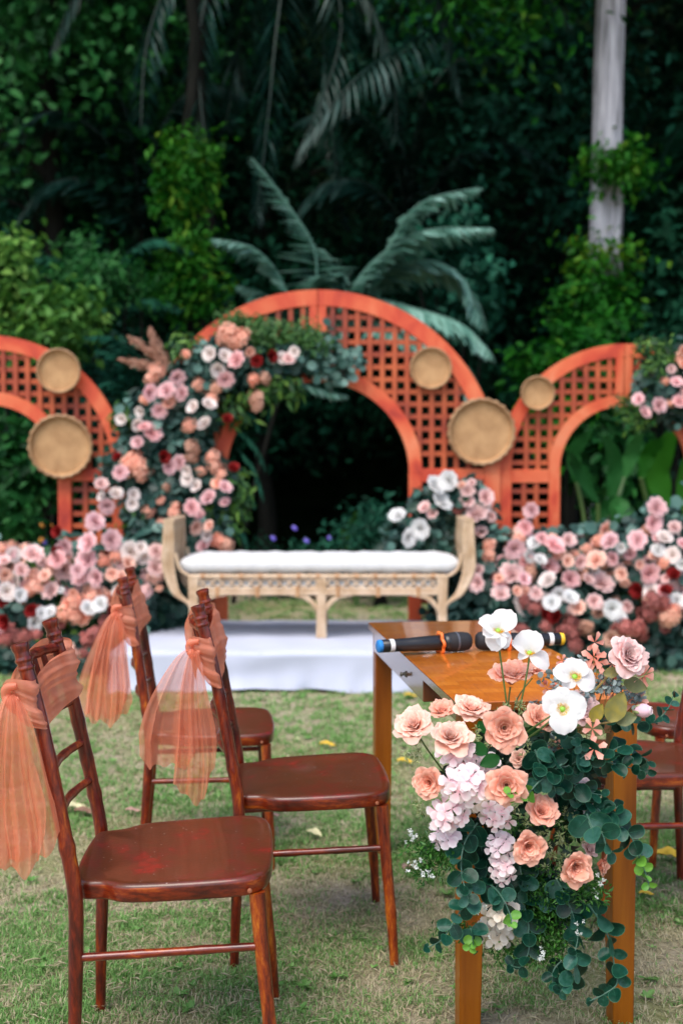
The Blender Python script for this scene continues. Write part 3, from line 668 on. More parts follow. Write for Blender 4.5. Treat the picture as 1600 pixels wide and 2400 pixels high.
# pale leafy plant in the opening
def broad_leaf(name, pts, w, mat, wave=.02, fold=.15):
    pts = bez(pts, 5); m = len(pts); V = []; F = []
    for i, p in enumerate(pts):
        u = i/(m-1); T = (pts[min(i+1,m-1)]-pts[max(i-1,0)]).normalized(); side = T.cross(Vector((0,-1,.2))).normalized(); up = side.cross(T)
        ww = w*math.sin(math.pi*min(1, u*.93+.05))**.65
        for k in (-2,-1,0,1,2):
            V.append(p + side*ww*k/2 + up*(abs(k)/2*ww*fold + wave*math.sin(i*1.9+k)*(abs(k) == 2)))
    for i in range(m-1):
        for k in range(4): F.append((i*5+k, i*5+k+1, i*5+k+6, i*5+k+5))
    return mesh(name, V, F, mat, True, [random.random()*.5+.3]*len(V))
def bigleaf_plant(label, root_px, Y, leaves, mat, name='broad_leaf_plant'):
    r = at(*root_px, Y); r.z = 0
    t = thing(name, label, 'plant', r)
    for (a, c, e, w, dy) in leaves:
        A, Cc, E_ = at(*a, Y+dy)-r, at(*c, Y+dy)-r, at(*e, Y+dy-.15)-r
        b = B(); b.tube(bez([Vector((random.uniform(-.05,.05),0,0)), A*.6+Vector((0,0,.1)), A], 4), [.016]*9, 6)
        ob('stalk', b.me('stalk', M['stem']), t)
        ob('leaf', broad_leaf('leaf', [A, Cc, E_], w*Y/FPX, mat), t)
    return t
bigleaf_plant('single upright fresh green plant in the middle arch opening', (835,1340), 10.6, [((822,1300),(830,1250),(838,1200),22,0),((845,1300),(852,1260),(862,1225),14,.1),((812,1300),(806,1270),(800,1240),12,.1)], L['yellow'])
bigleaf_plant('elephant ear plants with broad drooping leaves right of the right arch leg', (1400,1330), 9.6,
    [((1350,1130),(1345,1060),(1385,1010),17,0),((1430,1170),(1440,1090),(1415,1020),20,.2),((1400,1180),(1350,1100),(1335,1060),14,-.1),((1440,1230),(1450,1180),(1470,1225),19,-.2),((1380,1240),(1420,1190),(1460,1165),17,.1),((1460,1120),(1480,1060),(1500,1010),18,.4)], L['mid'])
bigleaf_plant('banana plant with huge glossy leaf at the right edge', (1570,1330), 9.3,
    [((1560,1190),(1540,1100),(1580,1000),28,0),((1500,1120),(1520,1060),(1555,1030),18,-.3),((1600,1230),(1610,1110),(1640,1040),24,.2),((1530,1230),(1525,1160),(1500,1090),24,.3)], L['bright'])

# ------------------------------------------------------------------ ARCHES
AY = 8.15; SA = FPX/AY
def arc_band(c, ri, ro, a0, a1, y0, y1, n=28):
    b = B(); v = []
    for i in range(n+1):
        a = a0+(a1-a0)*i/n
        for (r, y) in ((ri,y0),(ro,y0),(ro,y1),(ri,y1)): v.append((c[0]+r*math.cos(a), y, c[1]+r*math.sin(a)))
    f = []
    for i in range(n):
        for k in range(4): f.append((i*4+k, i*4+(k+1)%4, i*4+4+(k+1)%4, i*4+4+k))
    f.append((0,3,2,1)); f.append((n*4, n*4+1, n*4+2, n*4+3))
    return b.add(v, f)
def arch(label, cx, cz, Ro, Ri, Y, bo, bi, pitch, sw, rail_top, rail_bot, halves=(-1,1), leg_slats=True, right_inner_stile=None, only_vertical_left=False, rot=0.0):
    t = thing('lattice_arch', label, 'arch', (cx, Y, 0), (0,0,rot))
    D = .045; y0, y1 = -D/2, D/2
    for s in halves:
        a0, a1 = (0, math.pi/2-.0006) if s > 0 else (math.pi/2+.0006, math.pi)
        g_ = .002*s
        zc = cz
        sp = (zc - rail_top)
        # curved bands run down to the rail
        ob('outer_band', arc_band((g_, zc), Ro-bo, Ro, a0, a1, y0, y1).me('outer_band', M['archwood']), t)
        ob('inner_band', arc_band((g_, zc), Ri, Ri+bi, a0, a1, y0+.001, y1-.001).me('inner_band', M['archwood']), t)
        def bx_(name, xa, xb, za, zb, mat=M['archwood'], ya=y0, yb=y1, bev=.003):
            lo, hi = (min(xa,xb), ya, za), (max(xa,xb), yb, zb); return ob(name, B().box(lo, hi, bev).me(name, mat), t)
        bx_('outer_stile', s*(Ro-bo), s*Ro, 0, zc-.001)
        bx_('inner_stile', s*Ri, s*(Ri+bi), 0, zc-.001)
        bx_('centre_stile', s*.003, s*.058, zc+Ri+bi+.001, zc+Ro-bo-.002)
        bx_('rail', s*(Ri+bi+.001), s*(Ro-bo-.001), rail_bot, rail_top)
        bx_('foot_rail', s*(Ri+bi+.001), s*(Ro-bo-.001), .04, .13)
        ri, ro = Ri+bi, Ro-bo
        me_v = {}
        nv = int((ro-.06)/pitch)+1
        for i in range(nv):
            x = .058 + pitch*(i+.5)
            if x+sw/2 > ro-.01: break
            zt = zc+math.sqrt(max(0, (ro+.012)**2-(x+sw/2)**2))
            zb = zc+math.sqrt(ri**2-x*x)-.012 if x < ri else rail_top-.004
            if zt-zb > .03: bx_('slat', s*(x-sw/2), s*(x+sw/2), zb, zt, M['slat'], -.013, -.001, .002)
        nh = int(Ro/pitch)+2
        for j in range(-2, nh):
            z = zc+.045 + j*pitch*1.0
            if z-sw/2 < rail_top: continue
            dz = z-zc
            if dz+sw/2 > ro-.03: break
            xo = math.sqrt(max(0, (ro+.01)**2-max(dz+sw/2,0)**2)); xi = math.sqrt(ri**2-dz*dz)-.012 if 0 < dz < ri else (ri-.008 if dz <= 0 else .056)
            xi = max(xi, .056)
            if only_vertical_left and s < 0 and dz > ri+.25: continue
            if xo-xi > .04: bx_('slat', s*xi, s*xo, z-sw/2, z+sw/2, M['slat'], .001, .013, .002)
        if leg_slats:
            w = ro-ri; k = max(2, round(w/pitch)-1); st = w/(k+1)
            for i in range(k): bx_('slat', s*(ri+st*(i+1)-sw/2), s*(ri+st*(i+1)+sw/2), .128, rail_bot+.004, M['slat'], -.013, -.001, .002)
            z = rail_bot-pitch*.7
            while z > .2:
                bx_('slat', s*(ri-.004), s*(ro+.004), z-sw/2, z+sw/2, M['slat'], .001, .013, .002); z -= pitch
    return t
def zat(py, Y=AY): return at(800, py, Y).z
cxm = at(745, 1108, AY).x
arch('large middle lattice arch in orange stained wood, flowers over its left half', cxm, zat(1108), 425/SA, 212/SA, AY, .108, .090, .0845, .034, zat(1098), zat(1130), only_vertical_left=True)
cxr = at(1460, 1100, AY).x
arch('smaller lattice arch at the right, flowers on its far shoulder', cxr+.002, zat(1100), 293/SA, 148/SA, AY+.03, .092, .076, .081, .033, zat(1100), zat(1132))
cxl = at(-25, 1109, AY).x
arch('smaller lattice arch at the left edge with two round trays', cxl, zat(1109), 322/SA, 160/SA, AY+.03, .098, .090, .083, .034, zat(1098), zat(1128))

def tray(label, px, py, rpx, scallop):
    Y = AY-.06; c = at(px, py, Y); r = rpx/FPX*Y
    t = thing('woven_tray', label, 'tray', c, (R(90)+R(4),0,R(random.uniform(-4,4))), group='round woven trays on the arches')
    n = 72
    b = B(); b.lathe([(r*.02,-.012),(r*.5,-.013),(r*.86,-.010),(r*.90,.012),(r*.90,.016),(r*.86,-.004),(r*.5,-.007),(r*.02,-.006)], n)
    ob('base', b.me('base', M['basket']), t)
    b = B(); pts = [Vector(((r*.95+(r*.018*math.sin(k*2*math.pi/n*24) if scallop else 0))*math.cos(2*math.pi*k/n), (r*.95+(r*.018*math.sin(k*2*math.pi/n*24) if scallop else 0))*math.sin(2*math.pi*k/n), .018)) for k in range(n)]
    b.tube(pts, [r*.055*(1+.18*math.sin(k*2*math.pi/n*24)) for k in range(n)], 8, closed=True)
    ob('rim', b.me('rim', M['basket_rim']), t)
tray('smaller woven tray hung high on the left arch, brown centre band', 139, 869, 52, False)
tray('large round woven tray with wavy rim on the left arch', 143, 1046, 75, True)
tray('smaller woven tray on the right shoulder of the middle arch', 1009, 863, 49, False)
tray('largest woven tray with wavy rim between the middle and right arches', 1127, 1012, 79, True)
tray('smallest woven tray on the left shoulder of the right arch', 1258, 921, 40, False)

# ------------------------------------------------------------------ STAGE
SX0, SX1, SY0, SY1, SZ = -1.30, 1.06, 6.66, 7.97, .228
t = thing('low_stage', 'low stage wrapped in white cloth under the rattan bench', 'stage', ((SX0+SX1)/2, (SY0+SY1)/2, 0))
t_loc = Vector(t.location)
b = B().box((SX0+.02, SY0+.03, 0.01), (SX1-.02, SY1-.02, SZ-.015)); o = ob('deck', b.me('deck', M['darkbark'], False), t, -t_loc)
nx = 150; V = []; F = []; rows = [('top', v_) for v_ in np.linspace(1, 0, 14)]+[('side', v_) for v_ in np.linspace(.04, 1, 14)]
for r_, (kind, v_) in enumerate(rows):
    for i in range(nx+1):
        x = SX0+(SX1-SX0)*i/nx
        w1 = .5*math.sin(x*9+1)+.3*math.sin(x*23+2)+.2*math.sin(x*41)
        if kind == 'top': V.append((x, SY0+(SY1-SY0)*v_, SZ+.002*math.sin(x*17+v_*9)+.002*w1*math.sin(v_*12) - (.004 if v_ < .02 else 0)))
        else: V.append((x+.010*math.sin(v_*5+x*9)*v_, SY0-.012-.028*v_*v_*(1+w1)-.007*math.sin(v_*6+x*5)*math.sin(x*3.1), SZ-.006-v_*(SZ-.018+.012*math.sin(x*4.3)+.006*math.sin(x*14))))
for r_ in range(len(rows)-1):
    for i in range(nx): a = r_*(nx+1)+i; F.append((a, a+1, a+nx+2, a+nx+1))
# side skirts
for (x, s) in ((SX0, -1), (SX1, 1)):
    k0 = len(V)
    for j in range(21):
        y = SY0+(SY1-SY0)*j/20
        V += [(x, y, SZ), (x+s*.012, y, SZ-.02), (x+s*(.02+.012*math.sin(y*19)), y, .006)]
    for j in range(20):
        for k in range(2): a = k0+j*3+k; F.append((a, a+1, a+4, a+3) if s < 0 else (a, a+3, a+4, a+1))
ob('cloth', mesh('cloth', V, F, M['cloth']), t, -t_loc)

# ------------------------------------------------------------------ RATTAN BENCH
by0, by1 = 7.16, 7.68
xc = at(753, 1497, by0).x
t = thing('rattan_bench', 'long pale rattan bench with curled arms standing on the white stage', 'bench', (xc, (by0+by1)/2, SZ+.003))
hy = (by1-by0)/2
def P3(px, py, y): p = at(px, py, by0+ (y+hy)); return Vector((p.x-xc, y, p.z-SZ-.003))
zr = zat(1352, by0)-SZ; zb_ = zat(1392, by0)-SZ
Lx, Rx = at(454,1490,by0).x-xc, at(1036,1490,by0).x-xc
lx, rx = at(388,1300,by0).x-xc, at(1106,1300,by0).x-xc
legs = []
for yy in (-hy, hy):
    for xx in (Lx, 0, Rx):
        b = B()
        for d in (-.021, 0, .021): b.tube([(xx+d, yy, 0), (xx+d*.7, yy, zb_*.6), (xx+d, yy, zr)], .0125, 8)
        ob('leg', b.me('leg', M['rattan']), t)
        for s in (-1, 1):
            if xx == Lx and s < 0:   # outer sweep up to the arm
                continue
            if xx == Rx and s > 0: continue
            b = B()
            for d in (0, .016): b.tube(bez([(xx+s*.022, yy, .06+d*0+.06), (xx+s*.035, yy, zb_*.72-d), (xx+s*.10, yy, zb_-.012-d), (xx+s*.19, yy, zb_+.008-d)], 6), .009, 7)
            ob('bracket', b.me('bracket', M['rattan']), t)
    # long rails
    for (z, r_, nm) in ((zr, .013, 'seat_rail'), (zb_, .013, 'lower_rail'), (zb_+.022, .011, 'lower_rail')):
        b = B(); b.tube([(Lx-.02, yy, z), (0, yy, z), (Rx+.02, yy, z)], r_, 8); ob(nm, b.me(nm, M['rattan']), t)
    # looped infill between the rails
    n_ = 26
    pts = [Vector((Lx+(Rx-Lx)*i/(n_*6), yy, (zr+zb_+.022)/2+.026*math.sin(i*2*math.pi/12))) for i in range(n_*6+1)]
    b = B(); b.tube(pts, .006, 6)
    pts = [Vector((p.x, yy+.006, (zr+zb_+.022)-p.z)) for p in pts]; b.tube(pts, .006, 6)
    ob('scroll_infill', b.me('scroll_infill', M['rattan']), t)
    for k in range(13):
        xx = Lx+(Rx-Lx)*(k+.5)/13
        b = B(); b.tube([(xx-.012, yy, zr), (xx+.012, yy, zr)], .017, 8); ob('binding', b.me('binding', M['rattan_dark']), t)
    for k in range(6):
        xx = Lx+(Rx-Lx)*(k+.6)/6.2
        b = B(); b.tube([(xx, yy, zb_-.02), (xx, yy, zb_+.04)], .016, 8); ob('binding', b.me('binding', M['rattan_dark']), t)
    # sweeping end frames: from leg out, then straight up to the narrow arm top
    for (s, L0, o0) in ((-1, Lx, lx), (1, Rx, rx)):
        top_z = zat(1222, by0)-SZ
        for (dx, rr) in ((0, .012), (.018, .009), (.036, .009), (.054, .009)):
            k = dx*s*-1
            pts = bez([(L0, yy, .13), (L0+s*.03, yy, zb_-.06), (L0+s*.12+k*.6, yy, zb_+.005), (o0+s*.004+k, yy, zr+.03), (o0+s*.010+k, yy, zr+.11), (o0+s*.004+k*.92, yy, zr+.22), (o0-s*.002+k*.72, yy, top_z)], 6)
            b = B(); b.tube(pts, rr, 8); ob('arm_frame', b.me('arm_frame', M['rattan']), t)
        b = B(); b.tube(bez([(L0+s*.02, yy+.001, zr), (o0-s*.13, yy, zr+.01), (o0-s*.085, yy, zr+.05), (o0-s*.062, yy, zr+.14)], 6), .010, 8); ob('arm_inner_frame', b.me('arm_inner_frame', M['rattan']), t)
for (s, o0) in ((-1, lx), (1, rx)):
    top_z = zat(1222, by0)-SZ
    for dx in (.006, -.050):
        V = []; F = []; prof = bez([(o0+s*(.002+dx),0,zr+.02), (o0+s*(.008+dx),0,zr+.11), (o0+s*(.002+dx),0,zr+.22), (o0+s*(-.004+dx*.75),0,top_z-.01)], 6)
        for q in prof:
            for j in range(9): V.append((q.x, -hy+(2*hy)*j/8, q.z))
        m_ = len(prof)
        for i in range(m_-1):
            for j in range(8): a = i*9+j; F.append((a, a+1, a+10, a+9))
        o = ob('arm_panel', mesh('arm_panel', V, F, M['wicker']), t); md = o.modifiers.new('solid', 'SOLIDIFY'); md.thickness = .010
    b = B()
    for dx in (0, .022, .042): b.tube([(o0-s*dx, -hy-.01, top_z), (o0-s*dx, hy+.01, top_z)], .013, 8)
    ob('arm_top', b.me('arm_top', M['rattan']), t)
ob('inner_apron', B().box((Lx, -hy+.02, zb_+.01), (Rx, -hy+.032, zr-.008)).me('inner_apron', M['cushion']), t)
b = B()
for i in range(40):
    xx = Lx+(Rx-Lx)*(i+.5)/40; b.tube([(xx, -hy, zr-.002), (xx, hy, zr-.002)], .006, 5)
ob('seat_deck', b.me('seat_deck', M['rattan']), t)
# cushion
V = []; F = []; nxx, nr = 70, 20
cx0, cx1 = at(413,1330,by0).x, at(1083,1330,by0).x
for i in range(nxx+1):
    u = i/nxx; x = cx0+(cx1-cx0)*u
    e = min(1, min(u, 1-u)*14); rr = math.sqrt(max(0, 1-(1-e)**2))*.97+.03
    for k in range(nr):
        a = 2*math.pi*k/nr; ca, sa = math.cos(a), math.sin(a)
        yy = (hy-.015)*np.sign(ca)*abs(ca)**.35*(.88+.12*rr); zz = .056*np.sign(sa)*abs(sa)**.55*rr
        V.append((x, yy, zz+.0025*math.sin(x*31+a*2)+.002*math.sin(x*57)))
for i in range(nxx):
    for k in range(nr): F.append((i*nr+k, i*nr+(k+1)%nr, (i+1)*nr+(k+1)%nr, (i+1)*nr+k))
F.append(tuple(range(nr-1,-1,-1))); F.append(tuple(nxx*nr+k for k in range(nr)))
me_ = mesh('bench_cushion', V, [tuple(int(q) for q in f_) for f_ in F], M['cushion'])
o = thing('bench_cushion', 'long white seat cushion lying on the rattan bench', 'cushion', (0, (by0+by1)/2, SZ+zr+.068), me=me_)

# ------------------------------------------------------------------ FLOWERS
def petal_grid(r0, Lp, a0, a1, Wp, nu, nv, seed, ruffle=.06, wrap=1.0, notch=.0, cup=.12):
    """one petal growing from the flower axis (z up); returns verts, faces, rim factor"""
    rr = np.random.default_rng(seed); ph = rr.uniform(0, 6.28, 4)
    V = []; K = []; r = r0; z = 0; pts = []
    for j in range(nv+1):
        v = j/nv; pts.append((r, z)); a = math.radians(a0+(a1-a0)*v**1.3); r += math.cos(a)*Lp/nv; z += math.sin(a)*Lp/nv
    for j in range(nv+1):
        v = j/nv; r, z = pts[j]
        w = Wp*(math.sin(math.pi*min(1, .12+.72*v)))**.75
        for i in range(nu+1):
            u = -1+2*i/nu
            rc = max(abs(r), .12)+.25*(1-wrap)
            th = u*w/rc*wrap*.8
            th = max(-1.5, min(1.5, th))
            shrink = 1-.16*u*u*v-notch*(1-abs(u))*(v > .99)
            x = (r0+(r-r0)*shrink)*math.cos(th) if wrap > 0 else r
            y = (r0+(r-r0)*shrink)*math.sin(th) if wrap > .5 else u*w
            if wrap <= .5: x = r0+(r-r0)*shrink; y = u*w
            rf = ruffle*v*v*(math.sin(u*5+ph[0])+.6*math.sin(u*11+ph[1])+.35*math.sin(u*19+ph[2])*v)
            V.append((x+rf*.3, y, z+cup*w*u*u*(1-v*.3)*(wrap <= .5)+rf)); K.append(max(0, min(1, v*v*.75+.25*abs(u)*v)))
    F = []
    for j in range(nv):
        for i in range(nu): a = j*(nu+1)+i; F.append((a, a+1, a+nu+2, a+nu+1))
    return np.array(V), F, K
def join_petals(items, name, mat):
    V = []; F = []; K = []; k0 = 0
    for (v, f, k, ang, tilt) in items:
        c, s_ = math.cos(ang), math.sin(ang); m_ = np.array([[c,-s_,0],[s_,c,0],[0,0,1]])
        V.append(v@m_.T); F += [tuple(int(q)+k0 for q in fc) for fc in f]; K += list(k); k0 += len(v)
    return mesh(name, np.concatenate(V).tolist(), F, mat, True, K)
RL = [ # r0, len, a0, a1, W, count   (outer -> inner); radius about 1
    (.10,1.04, 46,-26,.80,6),(.10,.95, 58,-8,.74,6),(.09,.86, 66, 12,.64,6),(.08,.74, 74, 34,.48,5),(.07,.64, 82, 54,.42,5),(.06,.55, 88, 72,.34,5),(.04,.49,94, 88,.26,4),(.02,.44,97,100,.18,3)]
BALLL = [(.10,.98, 42,24,.86,8),(.10,.90, 54,40,.80,7),(.09,.78, 63,54,.70,6),(.08,.64, 72,66,.56,5),(.06,.52, 82,78,.42,4),(.10,.50,62,150,.62,5)]
FARW = [(.10,1.0, 36,2,.90,9),(.10,.86, 46,18,.84,8),(.09,.70, 54,36,.74,7),(.08,.54, 62,60,.60,6),(.10,.40,60,150,.62,6)]
FARL = [(.10,1.02, 44,-18,.78,8),(.10,.90, 58,6,.72,7),(.08,.74, 72,34,.56,6),(.07,.60, 84,60,.42,5),(.04,.50,94,86,.28,4)]
def rose_full(name, mat, seed, nu=4, nv=3, layers=RL, shut=0, ruf=.05):
    it = []; rr = random.Random(seed)
    for li, (r0,l,a0,a1,w,c) in enumerate(layers):
        for k in range(c):
            it.append((*petal_grid(r0, l*rr.uniform(.92,1.06), a0+shut, a1+shut*1.6, w, nu, nv, seed*100+li*10+k, ruf), 2*math.pi*k/c+li*.55+rr.uniform(-.12,.12), 0))
    return join_petals(it, name, mat)
def dirm(d, roll=None):
    d = np.array([tuple(d)], float); return Matrix(rotmats(d, None if roll is None else np.array([roll]))[0].tolist())

# low detail blooms for the banks and garlands
BL = {}
for nm in ('peach','peachpale','blush','pink','mauve','white','cream','red','dusty','salmon','brown'):
    BL[nm] = [rose_full('rose', P[nm], i+3, 4, 3, ruf=.02 if nm in ('white','cream','red') else .045, layers= BALLL if nm == 'red' else (FARW if nm in ('white','cream') else FARL)) for i in range(2)]
def hyd_mesh(name, mat, n=42, seed=1, flat=.75, ps=.30):
    rr = np.random.default_rng(seed); V=[]; F=[]; K=[]; k0=0
    for i in range(n):
        z_ = 1-1.15*(i+.5)/n; a = i*2.4; rad = math.sqrt(max(0,1-z_*z_)); d = np.array([rad*math.cos(a), rad*math.sin(a), z_])+rr.normal(size=3)*.08
        m_ = rotmats(d[None])[0]; p = d*np.array([1,1,flat])*.8*rr.uniform(.62,1.22)
        for q in range(4):
            t_ = q*math.pi/2; c, s_ = math.cos(t_), math.sin(t_)
            lv = np.array([(0,0,0),(.55,.45,.05),(1,.28,.10),(1,-.28,.10),(.55,-.45,.05)])*ps
            lv = np.stack([lv[:,0]*c-lv[:,1]*s_, lv[:,0]*s_+lv[:,1]*c, lv[:,2]],1)@m_.T+p
            V.append(lv); F.append((k0,k0+4,k0+3,k0+2,k0+1)); K += [0,.5,.8,.8,.5]; k0 += 5
    return mesh(name, np.concatenate(V).tolist(), F, mat, True, K)
HY = {nm: [hyd_mesh('hydrangea', P[nm], 24, i, .7, .40) for i in range(3)] for nm in ('salmon','dusty','peach','mauve','brown','peachpale','blush')}

def put_bloom(parent, px, py, Y, d, col, hyd=False, tilt=None):
    c = at(px, py, Y); r = d/2/FPX*Y*1.0
    dr = Vector((0,0,CH))-c; dr.normalize()
    dr = dr*1.0 + Vector((random.uniform(-.85,.85), 0, random.uniform(-.25,1.0)))
    me_ = random.choice((HY if hyd else BL)[col])
    o = ob('hydrangea' if hyd else 'rose', me_, parent, c-parent.location, dirm(dr), r*(1.22 if not hyd else 1.05)*(1.2 if (not hyd and col == 'red') else 1)*random.uniform(.93,1.08))
    return o
def leafmass(parent, name, blobs, n, mat, leaf, shape, bright=0, spread=.05, droop=.3, facing=-.5):
    """blobs: (px, py, Y, rx, ry(depth), rz in metres)"""
    vols = np.array([b_[3]*b_[4]*b_[5] for b_ in blobs])**.7; k = rng.choice(len(blobs), n, p=vols/vols.sum())
    ce = np.array([tuple(at(b_[0], b_[1], b_[2])) for b_ in blobs]); sz = np.array([b_[3:6] for b_ in blobs])
    nc = len(blobs)*14; kk = rng.integers(0, len(blobs), nc)
    d = rng.normal(size=(n,3)); d /= np.linalg.norm(d,axis=1,keepdims=True); r = rng.uniform(.25,1,n)[:,None]**.5
    pos = ce[k]+d*r*sz[k]+rng.normal(size=(n,3))*spread*.5
    pos[:,2] = np.maximum(pos[:,2], .03)
    z = d*.8+rng.normal(size=(n,3))*.6+np.array([0,facing,.5]); m_ = rotmats(z)
    x = m_[:,:,0].copy(); x[:,2] -= droop; x /= np.linalg.norm(x,axis=1,keepdims=True); y = np.cross(m_[:,:,2],x); y /= np.linalg.norm(y,axis=1,keepdims=True)
    m_ = np.stack([x,y,np.cross(x,y)],2)
    bv, bf = SH[shape]; v, f = scatter(bv, bf, pos-np.array(tuple(parent.location)), m_, leaf*rng.uniform(.6,1.3,n))
    ob(name, mesh(name, v, f, mat, False, np.repeat(np.clip(rng.random(n)**1.2+bright,0,1), len(bv))), parent, kind='stuff')
def plume(parent, pts, Y):
    pts = bez([at(px,py,Y)-parent.location for px,py in pts], 6); n = 700; m_ = len(pts); pos=[]; dirs=[]
    for i in range(n):
        u = random.random()**.8; q = u*(m_-1); a = int(min(q,m_-2)); p = pts[a].lerp(pts[a+1], q-a); w = .026*math.sin(math.pi*(.1+.85*u))
        T = (pts[a+1]-pts[a]).normalized(); o_ = Vector((random.gauss(0,1),random.gauss(0,1),random.gauss(0,1)))*w*.5
        pos.append(p+o_); dd = T*1.2+o_*12; dirs.append(dd.normalized())
    D_ = np.array([tuple(x) for x in dirs]); y = np.cross(D_, rng.normal(size=D_.shape)); y /= np.linalg.norm(y,axis=1,keepdims=True)
    v, f = scatter(*SH['lance'], np.array([tuple(p) for p in pos]), np.stack([D_,y,np.cross(D_,y)],2), .035)
    ob('pampas_plume', mesh('pampas_plume', v, f, L['pampas'], False, np.repeat(rng.random(n),4)), parent)

# --- garland over the middle arch
GY = AY-.16
t = thing('flower_garland', 'thick garland of roses and greenery cascading down the left of the middle arch', 'flower garland', at(420,1300,GY))
t.location.z = .25
def c5(u, v): return 180+u/2.24, 740+v/2.24
blobs = [(*c5(u,v), GY+.05, rx, .13, rz) for (u,v,rx,rz) in [(1130,220,.20,.09),(950,250,.24,.13),(760,280,.25,.19),(600,400,.26,.22),(520,550,.26,.22),(480,700,.28,.24),(470,850,.30,.24),(480,1000,.32,.24),(500,1130,.30,.22),(480,1240,.28,.2),(330,560,.14,.2),(250,790,.14,.14),(700,900,.18,.25),(700,1080,.16,.22)]]
leafmass(t, 'foliage', blobs, 6500, L['bedteal'], .062, 'round', spread=.06)
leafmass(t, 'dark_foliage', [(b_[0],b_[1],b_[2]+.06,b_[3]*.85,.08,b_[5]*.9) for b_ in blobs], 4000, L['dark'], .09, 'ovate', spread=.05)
leafmass(t, 'green_foliage', [(*c5(u,v), GY+.02, rx, .12, rz) for (u,v,rx,rz) in [(1080,360,.12,.1),(980,380,.1,.1),(840,470,.1,.12),(850,920,.08,.14),(820,1040,.09,.1),(330,1050,.10,.14),(560,150,.10,.08),(680,1000,.08,.1),(250,530,.07,.1),(1000,350,.1,.1)]], 1300, L['bedgreen'], .085, 'lance', droop=.8)
leafmass(t, 'feathery_foliage', [(*c5(u,v), GY, rx, .1, rz) for (u,v,rx,rz) in [(900,90,.16,.12),(1010,110,.16,.11),(820,30,.12,.06),(1180,110,.14,.09),(1250,150,.14,.08)]], 2400, L['asparagus'], .05, 'lance')
leafmass(t, 'eucalyptus_spray', [(*c5(u,v), GY, rx, .06, rz) for (u,v,rx,rz) in [(1210,190,.12,.05),(1320,150,.10,.08),(1310,250,.08,.08),(1430,240,.07,.09),(1350,310,.05,.05),(640,230,.12,.13),(470,900,.1,.16)]], 560, L['bedteal'], .055, 'round', bright=.35)
for (pts) in ([(850,470),(930,520),(960,600)],[(800,560),(900,640),(960,720),(990,800)],[(840,700),(920,780),(960,880),(980,960)],[(830,820),(900,900),(940,1000)],[(780,1080),(860,1120),(900,1200)],[(760,1000),(830,1080),(860,1180)],[(960,360),(1010,440),(1000,540)],[(1130,340),(1230,370),(1330,400),(1420,420)]):
    ob('fern_frond', frond_mesh('fern_frond', [at(*c5(*q), GY+.05)-t.location for q in pts], .12, 22, L['teal'] if pts[0][0] != 1130 else L['fern'], None, droop=.6, width=.16), t)
plume(t, [c5(500,290), c5(400,200), c5(285,118)], GY); plume(t, [c5(500,290), c5(420,170), c5(392,82)], GY); plume(t, [c5(520,300), c5(380,265), c5(238,232)], GY)
W_='cream'
for (u,v,d,c) in [(702,203,70,W_),(776,215,72,W_),(748,285,72,W_),(1145,192,60,W_),(1075,228,70,W_),(1110,232,60,'blush'),(692,470,75,W_),(615,482,70,W_),(672,577,82,W_),(240,543,58,W_),(313,570,60,W_),(338,505,55,W_),(585,858,66,W_),(583,815,60,W_),(630,897,66,W_),(127,890,72,'blush'),(208,940,68,W_),(297,945,60,W_),(292,990,68,W_),(682,1155,70,W_),(290,1245,90,W_),(367,1272,80,W_),(135,952,45,W_),
    (846,240,85,'pink'),(778,335,85,'pink'),(392,620,92,'pink'),(355,590,60,'pink'),(602,1013,88,'pink'),(697,962,85,'mauve'),(640,1045,60,'pink'),(545,775,70,'mauve'),
    (523,322,85,'mauve'),(375,405,85,'mauve'),(478,400,85,'mauve'),(560,412,80,'mauve'),(432,498,75,'mauve'),(228,828,75,'mauve'),(325,668,70,'mauve'),(480,795,75,'mauve'),(775,905,70,'mauve'),(740,885,60,'salmon'),(780,985,60,'mauve'),(670,1215,70,'mauve'),
    (620,1110,70,'peachpale'),(700,1105,60,'peachpale'),(1015,212,55,'red'),(945,245,55,'red'),(790,550,50,'red'),(822,808,52,'red'),(450,742,60,'red'),(215,748,40,'red'),(565,760,50,'brown'),(720,1290,60,'mauve'),
    (97,1090,85,'mauve'),(160,1000,75,'mauve'),(182,1175,85,'mauve'),(72,1205,90,'pink'),(63,1285,95,'blush'),(420,1230,70,'blush'),(400,1300,80,'blush'),(480,470,55,'salmon'),(905,190,50,'salmon')]:
    put_bloom(t, *c5(u,v), GY-.14+random.uniform(-.05,.05), d/2.24, c)
for (u,v,d,c) in [(790,90,90,'salmon'),(860,110,90,'salmon'),(820,140,80,'salmon'),(760,120,60,'salmon'),(300,760,95,'salmon'),(340,820,95,'salmon'),(270,790,80,'salmon'),(710,740,70,'salmon'),(730,790,75,'salmon'),(755,830,60,'salmon'),(945,430,80,'brown'),(950,470,60,'brown'),(390,330,60,'salmon'),(420,290,70,'salmon'),(590,575,65,'salmon'),(640,365,60,'salmon'),(710,430,60,'salmon'),(490,450,60,'salmon'),(605,690,75,'brown'),(610,740,60,'brown'),(925,335,60,'peach'),(985,330,60,'brown'),(735,375,70,'brown'),(780,1200,80,'brown'),(740,1180,70,'peach'),(510,1040,55,'salmon'),(440,970,45,'salmon'),(380,1025,55,'salmon'),(440,1085,50,'salmon'),(650,815,50,'salmon'),(355,440,50,'salmon'),(520,1000,45,'salmon'),(380,1050,40,'salmon'),(400,1180,60,'brown'),(470,900,40,'brown'),(575,200,40,'salmon')]:
    put_bloom(t, *c5(u,v), GY-.11, d/2.24*1.2, c, True)

